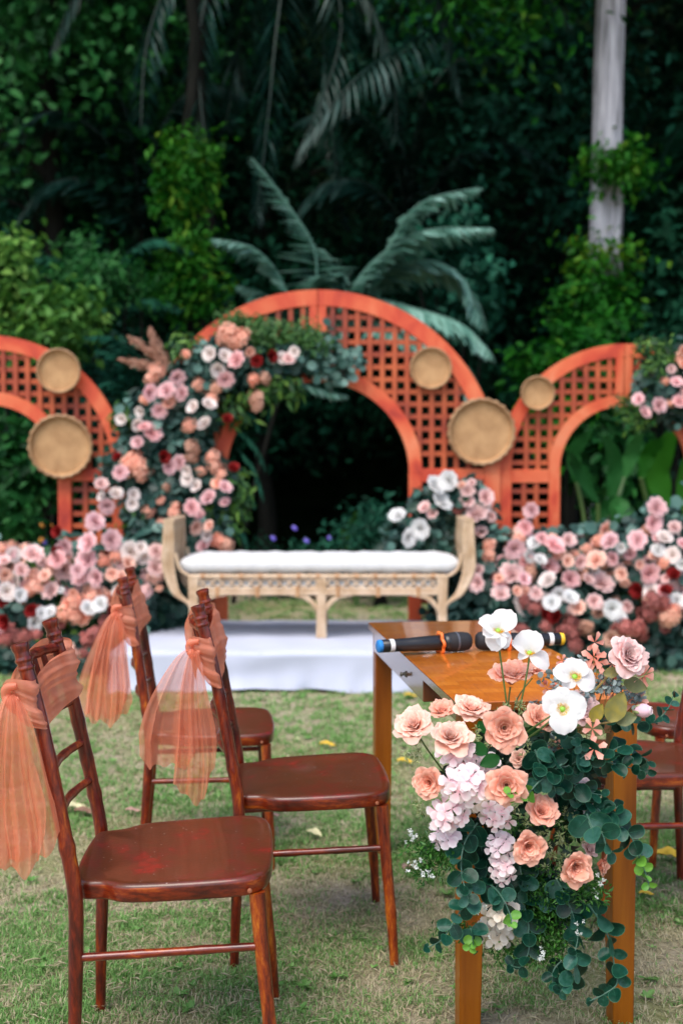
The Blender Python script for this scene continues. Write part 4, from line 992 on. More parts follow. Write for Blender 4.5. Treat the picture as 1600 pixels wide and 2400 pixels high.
# --- flowers on the right arch shoulder
t = thing('flower_garland', 'cluster of flowers and greenery on the far shoulder of the right arch', 'flower garland', at(1560,900,GY))
def c2b(u, v): return 1400+u/7.84, 760+v/7.84
blobs = [(1555,890,GY+.05,.14,.10,.13),(1600,880,GY+.05,.2,.1,.2),(1520,905,GY+.03,.07,.08,.11),(1580,950,GY+.05,.15,.1,.1)]
leafmass(t, 'foliage', blobs, 1300, L['bedteal'], .06, 'round'); leafmass(t, 'dark_foliage', blobs, 700, L['dark'], .08, 'ovate')
leafmass(t, 'feathery_foliage', [(1530,812,GY,.11,.08,.055),(1560,845,GY,.11,.08,.06),(1528,870,GY,.06,.08,.09),(1462,950,GY,.04,.05,.07),(1495,980,GY,.1,.05,.07)], 1300, L['bedgreen'], .055, 'lance', droop=.6)
for (u,v,d,c) in [(1440,1090,250,'mauve'),(1100,1500,270,'mauve'),(840,1640,260,'mauve'),(760,1400,230,'mauve'),(1500,1440,260,'pink'),(1340,830,160,'blush'),(1540,500,200,'salmon'),(1560,760,200,'salmon'),(1650,1200,250,'pink'),(1700,900,260,'white'),(1680,1500,240,'mauve')]:
    put_bloom(t, *c2b(u,v), GY-.1, d/7.84, c)
for (u,v,d,c) in [(1240,1040,170,'salmon'),(1330,1450,160,'salmon'),(1500,620,200,'salmon'),(1640,680,240,'salmon')]: put_bloom(t, *c2b(u,v), GY-.08, d/7.84, c, True)

# --- flower banks on the ground
def bank(label, base, cen, blooms, hyds, conv, blobs, nleaf, extra, green):
    t = thing('flower_bank', label, 'flower bank', base)
    leafmass(t, 'foliage', blobs, nleaf, L['bedteal'], .075, 'round', spread=.08)
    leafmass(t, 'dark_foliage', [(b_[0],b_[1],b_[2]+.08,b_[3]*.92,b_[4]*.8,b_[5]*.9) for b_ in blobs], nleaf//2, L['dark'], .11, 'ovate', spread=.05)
    leafmass(t, 'green_foliage', [(g_[0],g_[1],g_[2]+.12,g_[3],g_[4]*.6,g_[5]) for g_ in green], nleaf//5, L['bedgreen'], .06, 'ovate')
    taken = []
    for (u,v,d,c) in blooms:
        px, py = conv(u,v); taken.append((px,py,d))
        put_bloom(t, px, py, 7.16+random.uniform(-.08,.10)+(1400-py)*.0014, d*1.06, c)
    for (u,v,d,c) in hyds:
        px, py = conv(u,v); put_bloom(t, px, py, 7.22+random.uniform(-.06,.06)+(1400-py)*.0014, d*1.15, c, True)
    for (x0,x1,y0,y1,n,cols,dd) in extra:
        for _ in range(n):
            px, py = random.uniform(x0,x1), random.uniform(y0,y1); c = random.choice(cols); h = c in HY and random.random() < .35
            if c in ('cream','red','mauve','pink','white'): h = False
            put_bloom(t, px, py, 7.30+random.uniform(-.06,.10)+(1400-py)*.0014, random.uniform(*dd)*1.1, c, h)
    return t
q4 = lambda u,v: (1020+u/2.703, 1150+v/2.703)
S4 = 1/2.703
right_blooms = [(u,v,d*S4,c) for (u,v,d,c) in [(1395,115,105,'mauve'),(1368,205,110,'mauve'),(1510,240,80,'blush'),(612,130,95,'mauve'),(570,238,95,'pink'),(1062,250,105,'peachpale'),(835,320,85,'blush'),(1280,322,110,'mauve'),(1445,305,95,'cream'),(1515,290,60,'cream'),(1110,330,100,'mauve'),(495,365,110,'mauve'),(633,335,85,'white'),(745,362,115,'pink'),(670,310,80,'pink'),(582,420,85,'white'),(660,445,75,'white'),(705,485,125,'pink'),(1020,450,110,'peachpale'),(905,450,85,'blush'),(830,450,80,'peachpale'),(1405,387,85,'white'),(1500,415,95,'cream'),(1235,410,80,'pink'),(1345,525,110,'pink'),(480,540,125,'blush'),(555,565,80,'mauve'),(845,565,110,'pink'),(715,575,100,'cream'),(1045,600,125,'blush'),(960,570,80,'blush'),(400,560,60,'salmon'),(1510,540,70,'red'),(1285,635,75,'red'),(1455,640,65,'red'),(415,665,105,'blush'),(640,655,85,'blush'),(790,655,80,'white'),(848,685,90,'white'),(735,717,88,'white'),(997,705,92,'blush'),(905,750,88,'peachpale'),(1113,750,108,'white'),(1157,803,85,'white'),(1525,700,85,'white'),(770,805,75,'red'),(690,790,70,'red'),(275,580,110,'blush'),(240,600,80,'blush'),(270,510,75,'blush'),(1560,470,70,'white'),(1180,530,80,'peachpale'),(1130,430,80,'mauve'),(1560,350,80,'mauve'),(1400,300,60,'mauve'),(1000,510,60,'cream'),(1175,365,55,'white'),(1290,470,60,'peachpale'),(1460,560,60,'blush'),(510,640,60,'peachpale'),(1240,360,70,'mauve')]]
right_h = [(u,v,d*S4,c) for (u,v,d,c) in [(600,515,90,'brown'),(640,740,90,'dusty'),(860,830,90,'dusty'),(860,900,110,'dusty'),(890,980,90,'dusty'),(800,880,80,'dusty'),(1200,870,100,'dusty'),(1280,870,100,'dusty'),(1380,700,110,'dusty'),(1440,720,90,'dusty'),(1480,800,110,'brown'),(1500,760,90,'peach'),(340,350,80,'salmon'),(340,410,70,'salmon'),(1030,320,80,'salmon'),(960,370,70,'salmon'),(1080,470,90,'salmon'),(540,880,90,'dusty'),(1360,780,90,'dusty'),(560,700,80,'dusty'),(1340,250,70,'salmon'),(1440,460,80,'peach'),(880,400,60,'salmon'),(1200,580,60,'salmon'),(700,860,80,'dusty')]]
bank('wide bank of roses and greenery on the lawn before the right arch', Vector((1.55,7.45,0)), None, right_blooms, right_h, q4,
     [(1100,1430,7.6,.22,.25,.40),(1200,1400,7.6,.4,.28,.48),(1330,1400,7.6,.4,.28,.48),(1460,1390,7.6,.4,.28,.50),(1590,1370,7.6,.4,.28,.55),(1710,1370,7.6,.4,.28,.55),(1080,1480,7.5,.18,.22,.2),(1420,1500,7.5,.5,.25,.22),(1250,1480,7.5,.45,.25,.25),(1580,1500,7.5,.4,.25,.25)], 8500,
     [(1150,1600,1290,1440,44,['blush','peachpale','mauve','salmon','pink','cream','brown'],(24,36)),(1180,1560,1240,1330,18,['salmon','peachpale','mauve'],(20,32)),(1300,1600,1430,1500,10,['dusty','brown'],(24,36)),(1600,1760,1200,1500,40,['blush','pink','cream','mauve'],(30,42))],
     [(1200,1440,7.4,.2,.2,.1),(1370,1420,7.4,.1,.2,.1),(1260,1500,7.4,.3,.2,.1),(1560,1545,7.4,.3,.2,.08),(1480,1400,7.4,.15,.2,.1),(1530,1420,7.4,.3,.2,.1)])
q3 = lambda u,v: (u/3.484, 1150+v/3.484)
S3 = 1/3.484
left_blooms = [(u,v,d*S3,c) for (u,v,d,c) in [(775,265,150,'mauve'),(905,410,150,'mauve'),(740,435,150,'mauve'),(540,455,120,'mauve'),(480,570,140,'pink'),(525,640,160,'blush'),(725,575,150,'mauve'),(805,710,140,'mauve'),(270,535,160,'blush'),(175,660,120,'blush'),(105,525,110,'cream'),(135,730,110,'cream'),(60,830,120,'cream'),(160,860,105,'white'),(40,690,100,'peachpale'),(370,700,100,'peachpale'),(430,830,130,'blush'),(350,590,100,'blush'),(40,580,90,'blush'),(1080,510,150,'cream'),(1190,550,110,'cream'),(1280,510,120,'blush'),(1270,640,140,'blush'),(920,680,100,'peachpale'),(1000,720,110,'peachpale'),(980,830,100,'cream'),(720,970,120,'white'),(830,935,120,'white'),(410,1005,105,'white'),(335,1010,100,'white'),(275,1080,110,'white'),(20,900,90,'red'),(265,980,80,'red'),(60,1070,100,'red'),(485,340,80,'red'),(460,510,80,'red'),(920,500,90,'red'),(910,1000,90,'red'),(1000,880,100,'dusty'),(500,810,50,'white'),(640,660,110,'mauve'),(1040,600,100,'peachpale'),(1150,470,90,'cream'),(600,840,70,'peach')]]
left_h = [(u,v,d*S3,c) for (u,v,d,c) in [(845,570,100,'peach'),(950,530,100,'peach'),(280,700,120,'peachpale'),(290,780,120,'peachpale'),(230,810,110,'salmon'),(620,900,120,'salmon'),(600,990,110,'salmon'),(530,1010,130,'salmon'),(620,1040,90,'salmon'),(800,860,140,'salmon'),(740,880,100,'salmon'),(80,1150,130,'dusty'),(130,1210,130,'dusty'),(210,1190,110,'dusty'),(40,1210,110,'dusty'),(780,1180,130,'dusty'),(720,1210,110,'dusty'),(860,1080,110,'dusty'),(560,1300,130,'peachpale'),(590,1340,120,'peachpale'),(530,1290,110,'peachpale'),(690,1330,70,'dusty'),(550,1400,110,'peachpale'),(900,580,90,'salmon'),(20,470,90,'salmon'),(100,450,80,'salmon'),(420,620,90,'salmon'),(1300,800,60,'brown'),(300,1170,90,'dusty'),(940,950,80,'salmon')]]
bank('wide bank of roses and greenery on the lawn before the left arch', Vector((-1.75,7.4,0)), None, left_blooms, left_h, q3,
     [(60,1440,7.6,.35,.28,.42),(180,1430,7.6,.35,.28,.45),(300,1430,7.6,.3,.28,.42),(-60,1430,7.6,.35,.28,.48),(385,1430,7.75,.17,.2,.18),(400,1380,7.8,.15,.15,.2),(340,1330,7.75,.2,.2,.3),(60,1540,7.4,.4,.22,.12),(200,1540,7.4,.3,.22,.13)], 7500,
     [(0,370,1290,1400,44,['blush','peachpale','mauve','salmon','cream','brown'],(26,40)),(0,330,1400,1470,12,['peach','dusty','brown'],(26,38)),(-160,0,1260,1520,36,['blush','pink','cream','mauve','dusty'],(30,42))],
     [(160,1480,7.3,.2,.2,.16),(200,1440,7.3,.15,.2,.1),(230,1520,7.3,.1,.2,.1),(120,1350,7.3,.2,.2,.2),(40,1540,7.3,.2,.2,.06),(280,1460,7.3,.1,.2,.12)])
# --- arrangement beside the bench's right arm
t = thing('flower_arrangement', 'round arrangement of white and blush roses behind the bench right arm', 'flower arrangement', Vector((at(1040,1300,7.75).x, 7.8, SZ+.003)))
b = B(); b.lathe([(.07,0),(.09,.02),(.085,.25),(.10,.42),(.09,.42),(.07,.26)], 20); ob('stand', b.me('stand', M['wicker']), t)
ar = lambda u,v: (800+u/1.96, 700+v/1.96)
bl_ = [(*ar(u,v),7.75,rx,.12,rz) for (u,v,rx,rz) in [(430,950,.15,.13),(350,1080,.18,.10),(520,980,.16,.14),(600,980,.12,.12),(430,1120,.16,.09),(260,1100,.08,.12),(620,1050,.08,.16),(540,890,.12,.08)]]
leafmass(t,'foliage',bl_,1500,L['bedteal'],.06,'round',bright=-.05); leafmass(t,'dark_foliage',bl_,900,L['dark'],.09,'ovate')
for (u,v,d,c) in [(425,865,88,'white'),(498,838,88,'white'),(455,940,90,'white'),(262,1003,78,'white'),(368,1055,85,'white'),(300,1095,88,'white'),(385,965,62,'blush'),(420,990,52,'blush'),(578,885,62,'blush'),(575,938,66,'blush'),(655,915,82,'blush'),(620,1000,95,'blush'),(638,1080,68,'blush'),(600,850,42,'blush'),(555,860,40,'peachpale'),(660,960,50,'cream'),(690,1000,50,'blush')]:
    put_bloom(t, *ar(u,v), 7.62, d/1.96, c)
for (u,v,d,c) in [(530,980,80,'dusty'),(510,960,60,'dusty'),(555,1000,60,'dusty')]: put_bloom(t, *ar(u,v), 7.66, d/1.96, c, True)

# ------------------------------------------------------------------ CHAIRS
HS = .4405
def post_mesh(side):
    wr, wt = .19*side, .166*side
    ctrl = [(-.019,wr,0), (-.012,wr,.15), (-.004,wr,.30), (-.001,wr,.42), (-.014,wr*.99,.52), (-.036,(wr*.7+wt*.3),.65), (-.062,(wr*.35+wt*.65),.79), (-.093,wt,.918)]
    b = B(); pts = bez(ctrl, 6); n = len(pts)
    rad = []
    for i, p in enumerate(pts):
        z = p.z; r = .0155
        if z < .30: r = .0115+.004*z/.30
        for zz in (.52, .60, .70, .80): r += .0022*math.exp(-((z-zz)/.006)**2)
        rad.append(r)
    b.tube(pts, rad, 14)
    # turned knob
    d = (pts[-1]-pts[-3]).normalized(); Mx = Matrix.Translation(pts[-1]-d*.035) @ d.to_track_quat('Z','Y').to_matrix().to_4x4()
    b.lathe([(.0150,-.004),(.0178,.001),(.0178,.004),(.0150,.008),(.0150,.013),(.0182,.018),(.0182,.021),(.0152,.026),(.0150,.034),(.0175,.042),(.0188,.049),(.0180,.053),(.0120,.0545)], 18, Mx)
    return b.me('post', M['chair'])
def bez_at(z, side):
    """centre of a back post at height z"""
    ks = [(.42,-.001,.19),(.52,-.014,.188),(.65,-.036,.183),(.79,-.062,.173),(.918,-.093,.166)]
    for (a, b_) in zip(ks, ks[1:]):
        if z <= b_[0]: u = (z-a[0])/(b_[0]-a[0]); return Vector((a[1]+(b_[1]-a[1])*u, side*(a[2]+(b_[2]-a[2])*u), z))
    return Vector((ks[-1][1], side*ks[-1][2], z))
def bamboo_rad(n, r, nodes_): return [r*(1+.16*max(math.exp(-((i/(n-1)-q)*26)**2) for q in nodes_)) for i in range(n)]
def seat_mesh():
    half = [(-.006,.150),(.012,.165),(.035,.168),(.058,.174),(.078,.190),(.105,.202),(.15,.208),(.22,.212),(.30,.213),(.345,.208),(.372,.192),(.388,.165),(.396,.12),(.400,.05)]
    out = [(x,-y) for x, y in half]+[(x,y) for x, y in reversed(half)]+[(-.016,.06),(-.016,-.06)]
    pts = bez([(x,y,0) for x,y in out]+[(out[0][0],out[0][1],0)], 2)[:-1]; n = len(pts)
    c = Vector((.19,0,0)); V = []; F = []
    def ring(inset, z):
        for p in pts:
            d = (p-c); l = d.length; V.append(c + d*((l-inset)/l) + Vector((0,0,z+ .010*(p.x/.4))))
    for (ins, z) in ((.03,HS-.0025),(.011,HS-.0005),(.004,HS-.002),(.0005,HS-.007),(0,HS-.012),(.0005,HS-.034),(.003,HS-.038),(.012,HS-.040)): ring(ins, z)
    m_ = 8
    for r_ in range(m_-1):
        for i in range(n): F.append((r_*n+i, (r_+1)*n+i, (r_+1)*n+(i+1)%n, r_*n+(i+1)%n))
    k = len(V); V.append(c+Vector((0,0,HS-.004+.0048)))
    for i in range(n): F.append((k, i, (i+1)%n))
    F.append(tuple((m_-1)*n+i for i in range(n-1,-1,-1)))
    me_ = mesh('seat', V, F, [M['seat'], M['chair_side']], True, mi=[1 if (r_ >= 3) else 0 for r_ in range(m_-1) for i in range(n)]+[0]*n+[1])
    return me_
def make_chair(label, loc, rz, ry=0.0, rx=0.0):
    t = thing('banquet_chair', label, 'chair', loc, (rx, ry, rz), group='red brown wooden chairs on the lawn')
    for s in (-1, 1): ob('back_post', post_mesh(s), t)
    ob('seat', seat_mesh(), t)
    for s in (-1, 1):
        b = B(); pts = bez([(.392,.215*s,0),(.386,.210*s,.12),(.374,.200*s,.28),(.366,.192*s,.412)], 8); n = len(pts)
        b.tube(pts, [.0115+.0055*(i/(n-1)) + .0018*math.exp(-((i/(n-1)-.36)*30)**2) for i in range(n)], 14); ob('leg', b.me('leg', M['chair_amber']), t)
        b = B(); p0, p1 = Vector((-.003,.190*s,.292)), Vector((.374,.200*s,.302)); pts = [p0.lerp(p1, i/24) for i in range(25)]
        b.tube(pts, bamboo_rad(25,.0085,(.34,.68)), 10); ob('stretcher', b.me('stretcher', M['chair_side']), t)
        b = B(); b.lathe([(.005,0),(.0045,.003),(.001,.004)], 10, Matrix.Translation((.352,.2105*s,HS-.018)) @ Matrix.Rotation(R(-90)*s,4,'X')); ob('screw', b.me('screw', M['screw']), t)
    def rung(z, bow, r, dz=0):
        a, c = bez_at(z, -1), bez_at(z, 1); pts = []
        for i in range(25):
            u = i/24; p = a.lerp(c, u); k = 1-(2*u-1)**2; pts.append(p+Vector((-bow*k, 0, dz*k)))
        b = B(); b.tube(pts, bamboo_rad(25, r, (.3,.5,.7)), 10); return b, pts
    b, top = rung(.872, .034, .0115, .006); ob('crest_rail', b.me('crest_rail', M['chair']), t)
    b, mid = rung(.745, .030, .0095); ob('back_rail', b.me('back_rail', M['chair']), t)
    for z in (.645, .555):
        b, _ = rung(z, .030, .0095); ob('back_rung', b.me('back_rung', M['chair']), t)
    for i in (5, 9, 12, 15, 19):
        b = B(); b.tube([mid[i], mid[i].lerp(top[i],.5), top[i]], [.0065,.0075,.0065], 8); ob('spindle', b.me('spindle', M['chair']), t)
    return t
def copy_tree(o, parent=None):
    c = o.copy(); C.objects.link(c)
    if parent is not None: c.parent = parent
    for ch in list(o.children): copy_tree(ch, c)
    return c
CHS = [('front red brown chair at the lower left, sheer orange sash on its back', (-.539,2.572,.002), .0587, -.026, .012),
       ('middle red brown chair beside the table leg, sheer orange sash blowing left', (-.272,3.196,.002), .081, -.012, .010),
       ('far red brown chair nearest the white stage, sheer orange sash on its back', (-.636,3.91,-.003), .1085, .026, .003),
       ('red brown chair right of the table, its seat edge cut by the frame', (1.062,3.452,0), math.pi+.15, -.01, 0),
       ('red brown chair farther back right of the table, mostly hidden by leaves', (1.36,4.0,0), math.pi+.1, -.01, 0)]
ch0 = make_chair(CHS[0][0], CHS[0][1], CHS[0][2], CHS[0][3], CHS[0][4])
chairs = [ch0]
for (lb, loc, rz, ry, rx_) in CHS[1:]:
    c = copy_tree(ch0); c['label'] = lb; c.location = loc; c.rotation_euler = (rx_, ry, rz); chairs.append(c)

# ------------------------------------------------------------------ SASHES
def sash(label, chair, seed, tails, zlo=.768, zhi=.872, fall=(0,0)):
    """smooth band round the two posts, gathered behind the near post, tails hanging free (chair space)"""
    t = thing('sash', label, 'sash', chair.location, chair.rotation_euler, group='sheer orange sashes on chair backs')
    key = [(-.030,-.192),(-.012,-.206),(.012,-.206),(.026,-.192),(.024,-.12),(.022,-.0),(.028,.12),(.040,.178),(.036,.212),(.004,.222),(-.028,.203),(-.034,.15),(-.036,.0),(-.036,-.12),(-.030,-.192)]
    lp = bez([(x,y,0) for x,y in key], 7); n = len(lp)
    kz = zlo+(zhi-zlo)*.74
    V = []; F = []; nv = 30
    for i, p in enumerate(lp):
        u = i/(n-1); near = math.exp(-(min(u,1-u)/.05)**2); g_ = (p.y/.2)
        for j in range(nv+1):
            v = j/nv; zc = (zlo+zhi)/2; hh = (zhi-zlo)/2*(1+.16*g_)
            z = zc + (v*2-1)*hh + .012*g_*(1-v) ; z = z*(1-.70*near)+kz*.70*near
            z += .0035*math.sin(u*22+seed)*(1-near)
            lean = -.24*(z-.42)+.012     # follows the slope of the posts
            # long diagonal folds that run with the cloth
            w_ = v*5.5+u*5.5+seed; am = .0042+.003*near
            bx_ = am*(math.sin(w_*2.1)+.55*math.sin(w_*4.7+1)+.35*math.sin(w_*9+u*4))
            q = Vector((p.x, p.y, 0)); nrm = Vector((p.x*5, p.y, 0)).normalized()
            edge = .010*math.sin(u*9+seed)*(abs(2*v-1)**6)
            V.append((p.x*(1+.15*math.sin(w_))+lean+nrm.x*bx_, p.y*.985+nrm.y*bx_, z+edge))
    for i in range(n-1):
        for j in range(nv): a = i*(nv+1)+j; F.append((a, a+1, a+nv+2, a+nv+1))
    ob('band', mesh('band', V, F, M['tulle_band']), t)
    kx, ky = -.24*(kz-.42)+.012-.018, -.197
    b = B(); pts = bez([(kx+.012,ky-.012,kz+.014),(kx-.008,ky-.010,kz+.010),(kx-.012,ky-.004,kz-.006),(kx-.002,ky-.012,kz-.022),(kx+.014,ky-.008,kz-.012)], 5)
    b.tube(pts, [.010*(.6+.4*math.sin(math.pi*i/(len(pts)-1))) for i in range(len(pts))], 10); ob('knot', b.me('knot', M['tulle_band']), t)
    for ti, (xl, xr, length, ph, fr_, dep) in enumerate(tails):
        nu, nv = 120, 40; V = []; F = []
        for j in range(nv+1):
            v = j/nv; w = .08+.92*min(1, v*1.25)**.62 if v < .8 else 1+.05*(v-.8)
            for i in range(nu+1):
                u = i/nu; uu = u+.030*math.sin(u*9+ph)
                xx = kx + (xl+(xr-xl)*uu)*w + .006*math.sin(v*7+ph)*v
                fo = .6*math.sin(u*fr_+ph+.6*math.sin(v*3))+.3*math.sin(u*fr_*2.3+ph*2+v*1.5)+.05*math.sin(u*fr_*5.1+ph)
                hem = length*(1-.16*abs(2*u-.9)**2.2)*(1+.035*math.sin(u*8+ph)+.018*math.sin(u*23+ph*3))
                puff = .020*math.sin(math.pi*min(1,v*1.7))
                yy = ky-.012 - ti*.008 + dep*fo*(.12+.88*v) - puff*(.5+.5*math.sin(u*3+ph))
                zz = kz-.004 - hem*(v**1.06) + .005*math.sin(u*47+ph)*max(0,v-.93)*14*.3
                V.append((xx, yy, zz))
        for j in range(nv):
            for i in range(nu): a = j*(nu+1)+i; F.append((a, a+1, a+nu+2, a+nu+1))
        ob('tail', mesh('tail', V, F, M['tulle']), t)
    return t
sash('sheer orange sash on the front chair, its tails cut by the left edge', chairs[0], 1, [(-.085,.078,.345,.4,21,.016),(-.065,.060,.36,2.2,15,.013)])
sash('sheer orange sash on the middle chair, its wide tail spreading to the left', chairs[1], 2, [(-.150,.005,.305,1.3,13,.016),(-.055,.052,.385,3.0,19,.012)], zlo=.735)
sash('sheer orange sash on the far chair, shorter gathered tail in front of the flower bank', chairs[2], 3, [(-.120,.045,.345,.2,17,.016),(-.095,.040,.35,2.6,23,.012)], zlo=.735)

# ------------------------------------------------------------------ TABLE
TX, TY, TR, TW, TD, TH = .2558, 2.6141, .1258, .4328, 1.3184, .7671
t = thing('wooden_table', 'long glossy orange wood table with flowers tied to its near end', 'table', (TX, TY, 0), (0,0,TR))
ob('tabletop', B().box((0,0,TH-.021),(TW,TD,TH),.002).me('tabletop', [M['tabletop']]), t)
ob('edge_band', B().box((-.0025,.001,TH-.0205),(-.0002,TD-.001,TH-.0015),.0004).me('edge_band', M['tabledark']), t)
for (u, v) in ((.012,.012),(TW-.067,.012),(.012,TD-.067),(TW-.067,TD-.067)):
    b = B(); w = .055; z1 = TH-.0225
    V = [(u+.006*(u>.2),v+.004,0),(u+w-.006*(u<.2),v+.004,0),(u+w-.006*(u<.2),v+w-.004,0),(u+.006*(u>.2),v+w-.004,0),(u,v,.35),(u+w,v,.35),(u+w,v+w,.35),(u,v+w,.35),(u,v,z1),(u+w,v,z1),(u+w,v+w,z1),(u,v+w,z1)]
    F = [(3,2,1,0),(8,9,10,11)]
    for k in (0,4): F += [(k,k+1,k+5,k+4),(k+1,k+2,k+6,k+5),(k+2,k+3,k+7,k+6),(k+3,k,k+4,k+7)]
    o = ob('leg', B().add(V,F).me('leg', M['tableleg']), t)
    md = o.modifiers.new('bevel','BEVEL'); md.width = .002; md.segments = 2
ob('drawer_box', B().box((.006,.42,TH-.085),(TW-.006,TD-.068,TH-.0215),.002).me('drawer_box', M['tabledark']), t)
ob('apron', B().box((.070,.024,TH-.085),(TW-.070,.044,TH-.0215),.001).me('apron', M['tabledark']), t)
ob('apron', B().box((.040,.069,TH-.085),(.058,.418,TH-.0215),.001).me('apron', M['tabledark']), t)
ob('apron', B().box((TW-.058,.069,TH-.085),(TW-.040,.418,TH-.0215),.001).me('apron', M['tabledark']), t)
b = B(); b.lathe([(.009,0),(.009,.002),(.004,.003),(.0035,.010),(.007,.012),(.006,.016),(.001,.017)], 12, Matrix.Translation((.0055,.66,TH-.055)) @ Matrix.Rotation(R(-90),4,'Y'))
b.box((-.0005,.645,TH-.058),(.0055,.676,TH-.052),.0004); ob('latch', b.me('latch', M['iron']), t)

# ------------------------------------------------------------------ MICROPHONES
def mic(label, p_tail, p_head, cap):
    a, c = Vector(p_tail), Vector(p_head); d = (c-a); Ln = d.length
    t = thing('microphone', label, 'microphone', a, d.to_track_quat('Z','Y').to_euler(), group='wireless microphones lying on the table')
    def part(name, prof, mat, n=28): ob(name, B().lathe(prof, n).me(name, mat), t)
    part('end_cap', [(.014,0),(.0172,.002),(.0178,.006),(.0178,.011),(.0165,.0125)], M[cap])
    part('body', [(.0165,.0125),(.0178,.014),(.0178,.06),(.0180,.062),(.0186,.10),(.0192,.102),(.0212,.155),(.0214,Ln-.085),(.0205,Ln-.083)], M['micblack'])
    part('sticker', [(.0179,.034),(.01815,.0342),(.01815,.0465),(.0179,.0467)], M['micwhite'])
    part('collar', [(.0205,Ln-.083),(.0232,Ln-.080),(.0255,Ln-.072),(.0255,Ln-.069)], M['micblack'])
    part('grille', [(.0255,Ln-.069),(.0262,Ln-.066),(.0275,Ln-.050),(.0275,Ln-.048)], M['micgrille'])
    part('grille_band', [(.0275,Ln-.048),(.0281,Ln-.0475),(.0281,Ln-.0425),(.0275,Ln-.042)], M['micsilver'])
    part('grille_cap', [(.0275,Ln-.042),(.0268,Ln-.022),(.0240,Ln-.008),(.019,Ln-.002),(.010,Ln)], M['micgrille'])
    b = B(); zc = Ln-.093; n = 48   # six lobed anti-roll ring
    pts = [Vector(((.0262+.0036*math.cos(6*q))*math.cos(q), (.0262+.0036*math.cos(6*q))*math.sin(q), zc+.002*math.sin(q*2))) for q in (2*math.pi*k/n for k in range(n))]
    b.tube(pts, .0048, 10, closed=True); ob('rubber_ring', b.me('rubber_ring', M['micorange']), t)
    return t
mz = TH+.0275
mic('wireless microphone with blue end cap, left of the pair on the table', (.098,3.235,mz+.000), (.362,3.33,mz+.001), 'micblue')
mic('wireless microphone with yellow end cap, right of the pair on the table', (.634,3.38,mz-.001), (.378,3.33,mz+.001), 'micyellow')

# ------------------------------------------------------------------ TABLE-END FLOWER ARRANGEMENT
fa = thing('flower_arrangement', 'cascade of peach roses, white poppies and eucalyptus tied to the table end', 'flower arrangement', Vector((.52, 2.50, .62)))
FA = Vector(fa.location)
ROSEMESH = {}
def fg_sets(col, seed):
    key = (col, seed)
    if key in ROSEMESH: return ROSEMESH[key]
    core = rose_full('rose', P[col], 50+seed, 6, 6, RL[3:])
    pet = []
    for li in range(3):
        r0,l,a0,a1,w,c = RL[li]; vs_ = []
        for k in range(2):
            V, F, K = petal_grid(r0, l, a0, a1, w*1.08, 9, 8, seed*37+li*7+k, .06)
            vs_.append(mesh('petal', V.tolist(), F, P[col], True, K))
        pet.append(vs_)
    ROSEMESH[key] = (core, pet); return ROSEMESH[key]
def solidify(o, th=.0006):
    pass
def fg_rose(px, py, d, dr, col='peach', Y=2.36, shut=0, stem=True, outer=3, seed=None):
    c = at(px, py, Y); r = d/2/FPX*Y*1.13; dr = Vector(dr).normalized()
    seed = random.randint(0,3) if seed is None else seed
    core, pet = fg_sets(col, seed)
    rs = ob('rose', core, fa, c-FA-dr*r*.25, dirm(dr, random.uniform(0,6.28)), (r, r, r*.92))
    rr = random.Random(int(px*7+py)); opn = rr.uniform(-.30,.06)
    for li in range(3-outer, 3):
        n = RL[li][5]
        for k in range(n):
            o = ob('petal', rr.choice(pet[li]), rs, (0,0,-.02*li), (rr.uniform(-.09,.09), rr.uniform(-.20,.12)+opn, 2*math.pi*k/n+li*.62+rr.uniform(-.1,.1)), rr.uniform(.9,1.08))
    return rs
CAMDIR = lambda px, py, Y: (Vector((0,0,CH))-at(px,py,Y)).normalized()
for (px,py,d,dr,col,Y) in [
    (969,1700,92,(-.35,-.62,.72),'peachpale',2.42),(1036,1667,66,(-.1,-.5,.85),'peach',2.47),(1104,1662,88,(.15,-.45,.95),'peachpale',2.45),
    (1056,1728,96,(.05,-.62,.80),'peachpale',2.37),(1181,1706,104,(-.05,-1,.18),'peach',2.30),(1262,1687,78,(.3,-.7,.65),'peach',2.38),
    (1005,1835,84,(-.42,-1,.15),'peach',2.36),(1186,1840,92,(-.1,-1,.20),'peach',2.29),(1268,1902,80,(.1,-.72,.62),'peach',2.33),
    (1237,1984,90,(.12,-1,.02),'peach',2.31),(1347,2032,90,(.2,-1,.0),'peach',2.34),(1407,2026,56,(.85,-.5,-.1),'peach',2.38),
    (1197,1588,108,(-.05,-.34,.95),'peach',2.47),(1248,1573,58,(.35,-.2,.95),'peach',2.55),(1380,1990,50,(.4,-.5,.6),'blush',2.44),(1275,1815,44,(-.2,-.8,.3),'peach',2.44)]:
    fg_rose(px, py, d, dr, col, Y)
fg_rose(1300, 1760, 52, (.2,-.9,.3), 'peach', 2.45); fg_rose(1215, 1780, 46, (-.2,-.8,.5), 'peachpale', 2.43)
fg_rose(1471, 1538, 98, (.35,-.78,.45), 'blush', 2.42)
fg_rose(1362, 1660, 84, (.25,-.7,.5), 'blush', 2.42)
fg_rose(1365, 1850, 50, (.1,-.9,.3), 'hyd', 2.42)
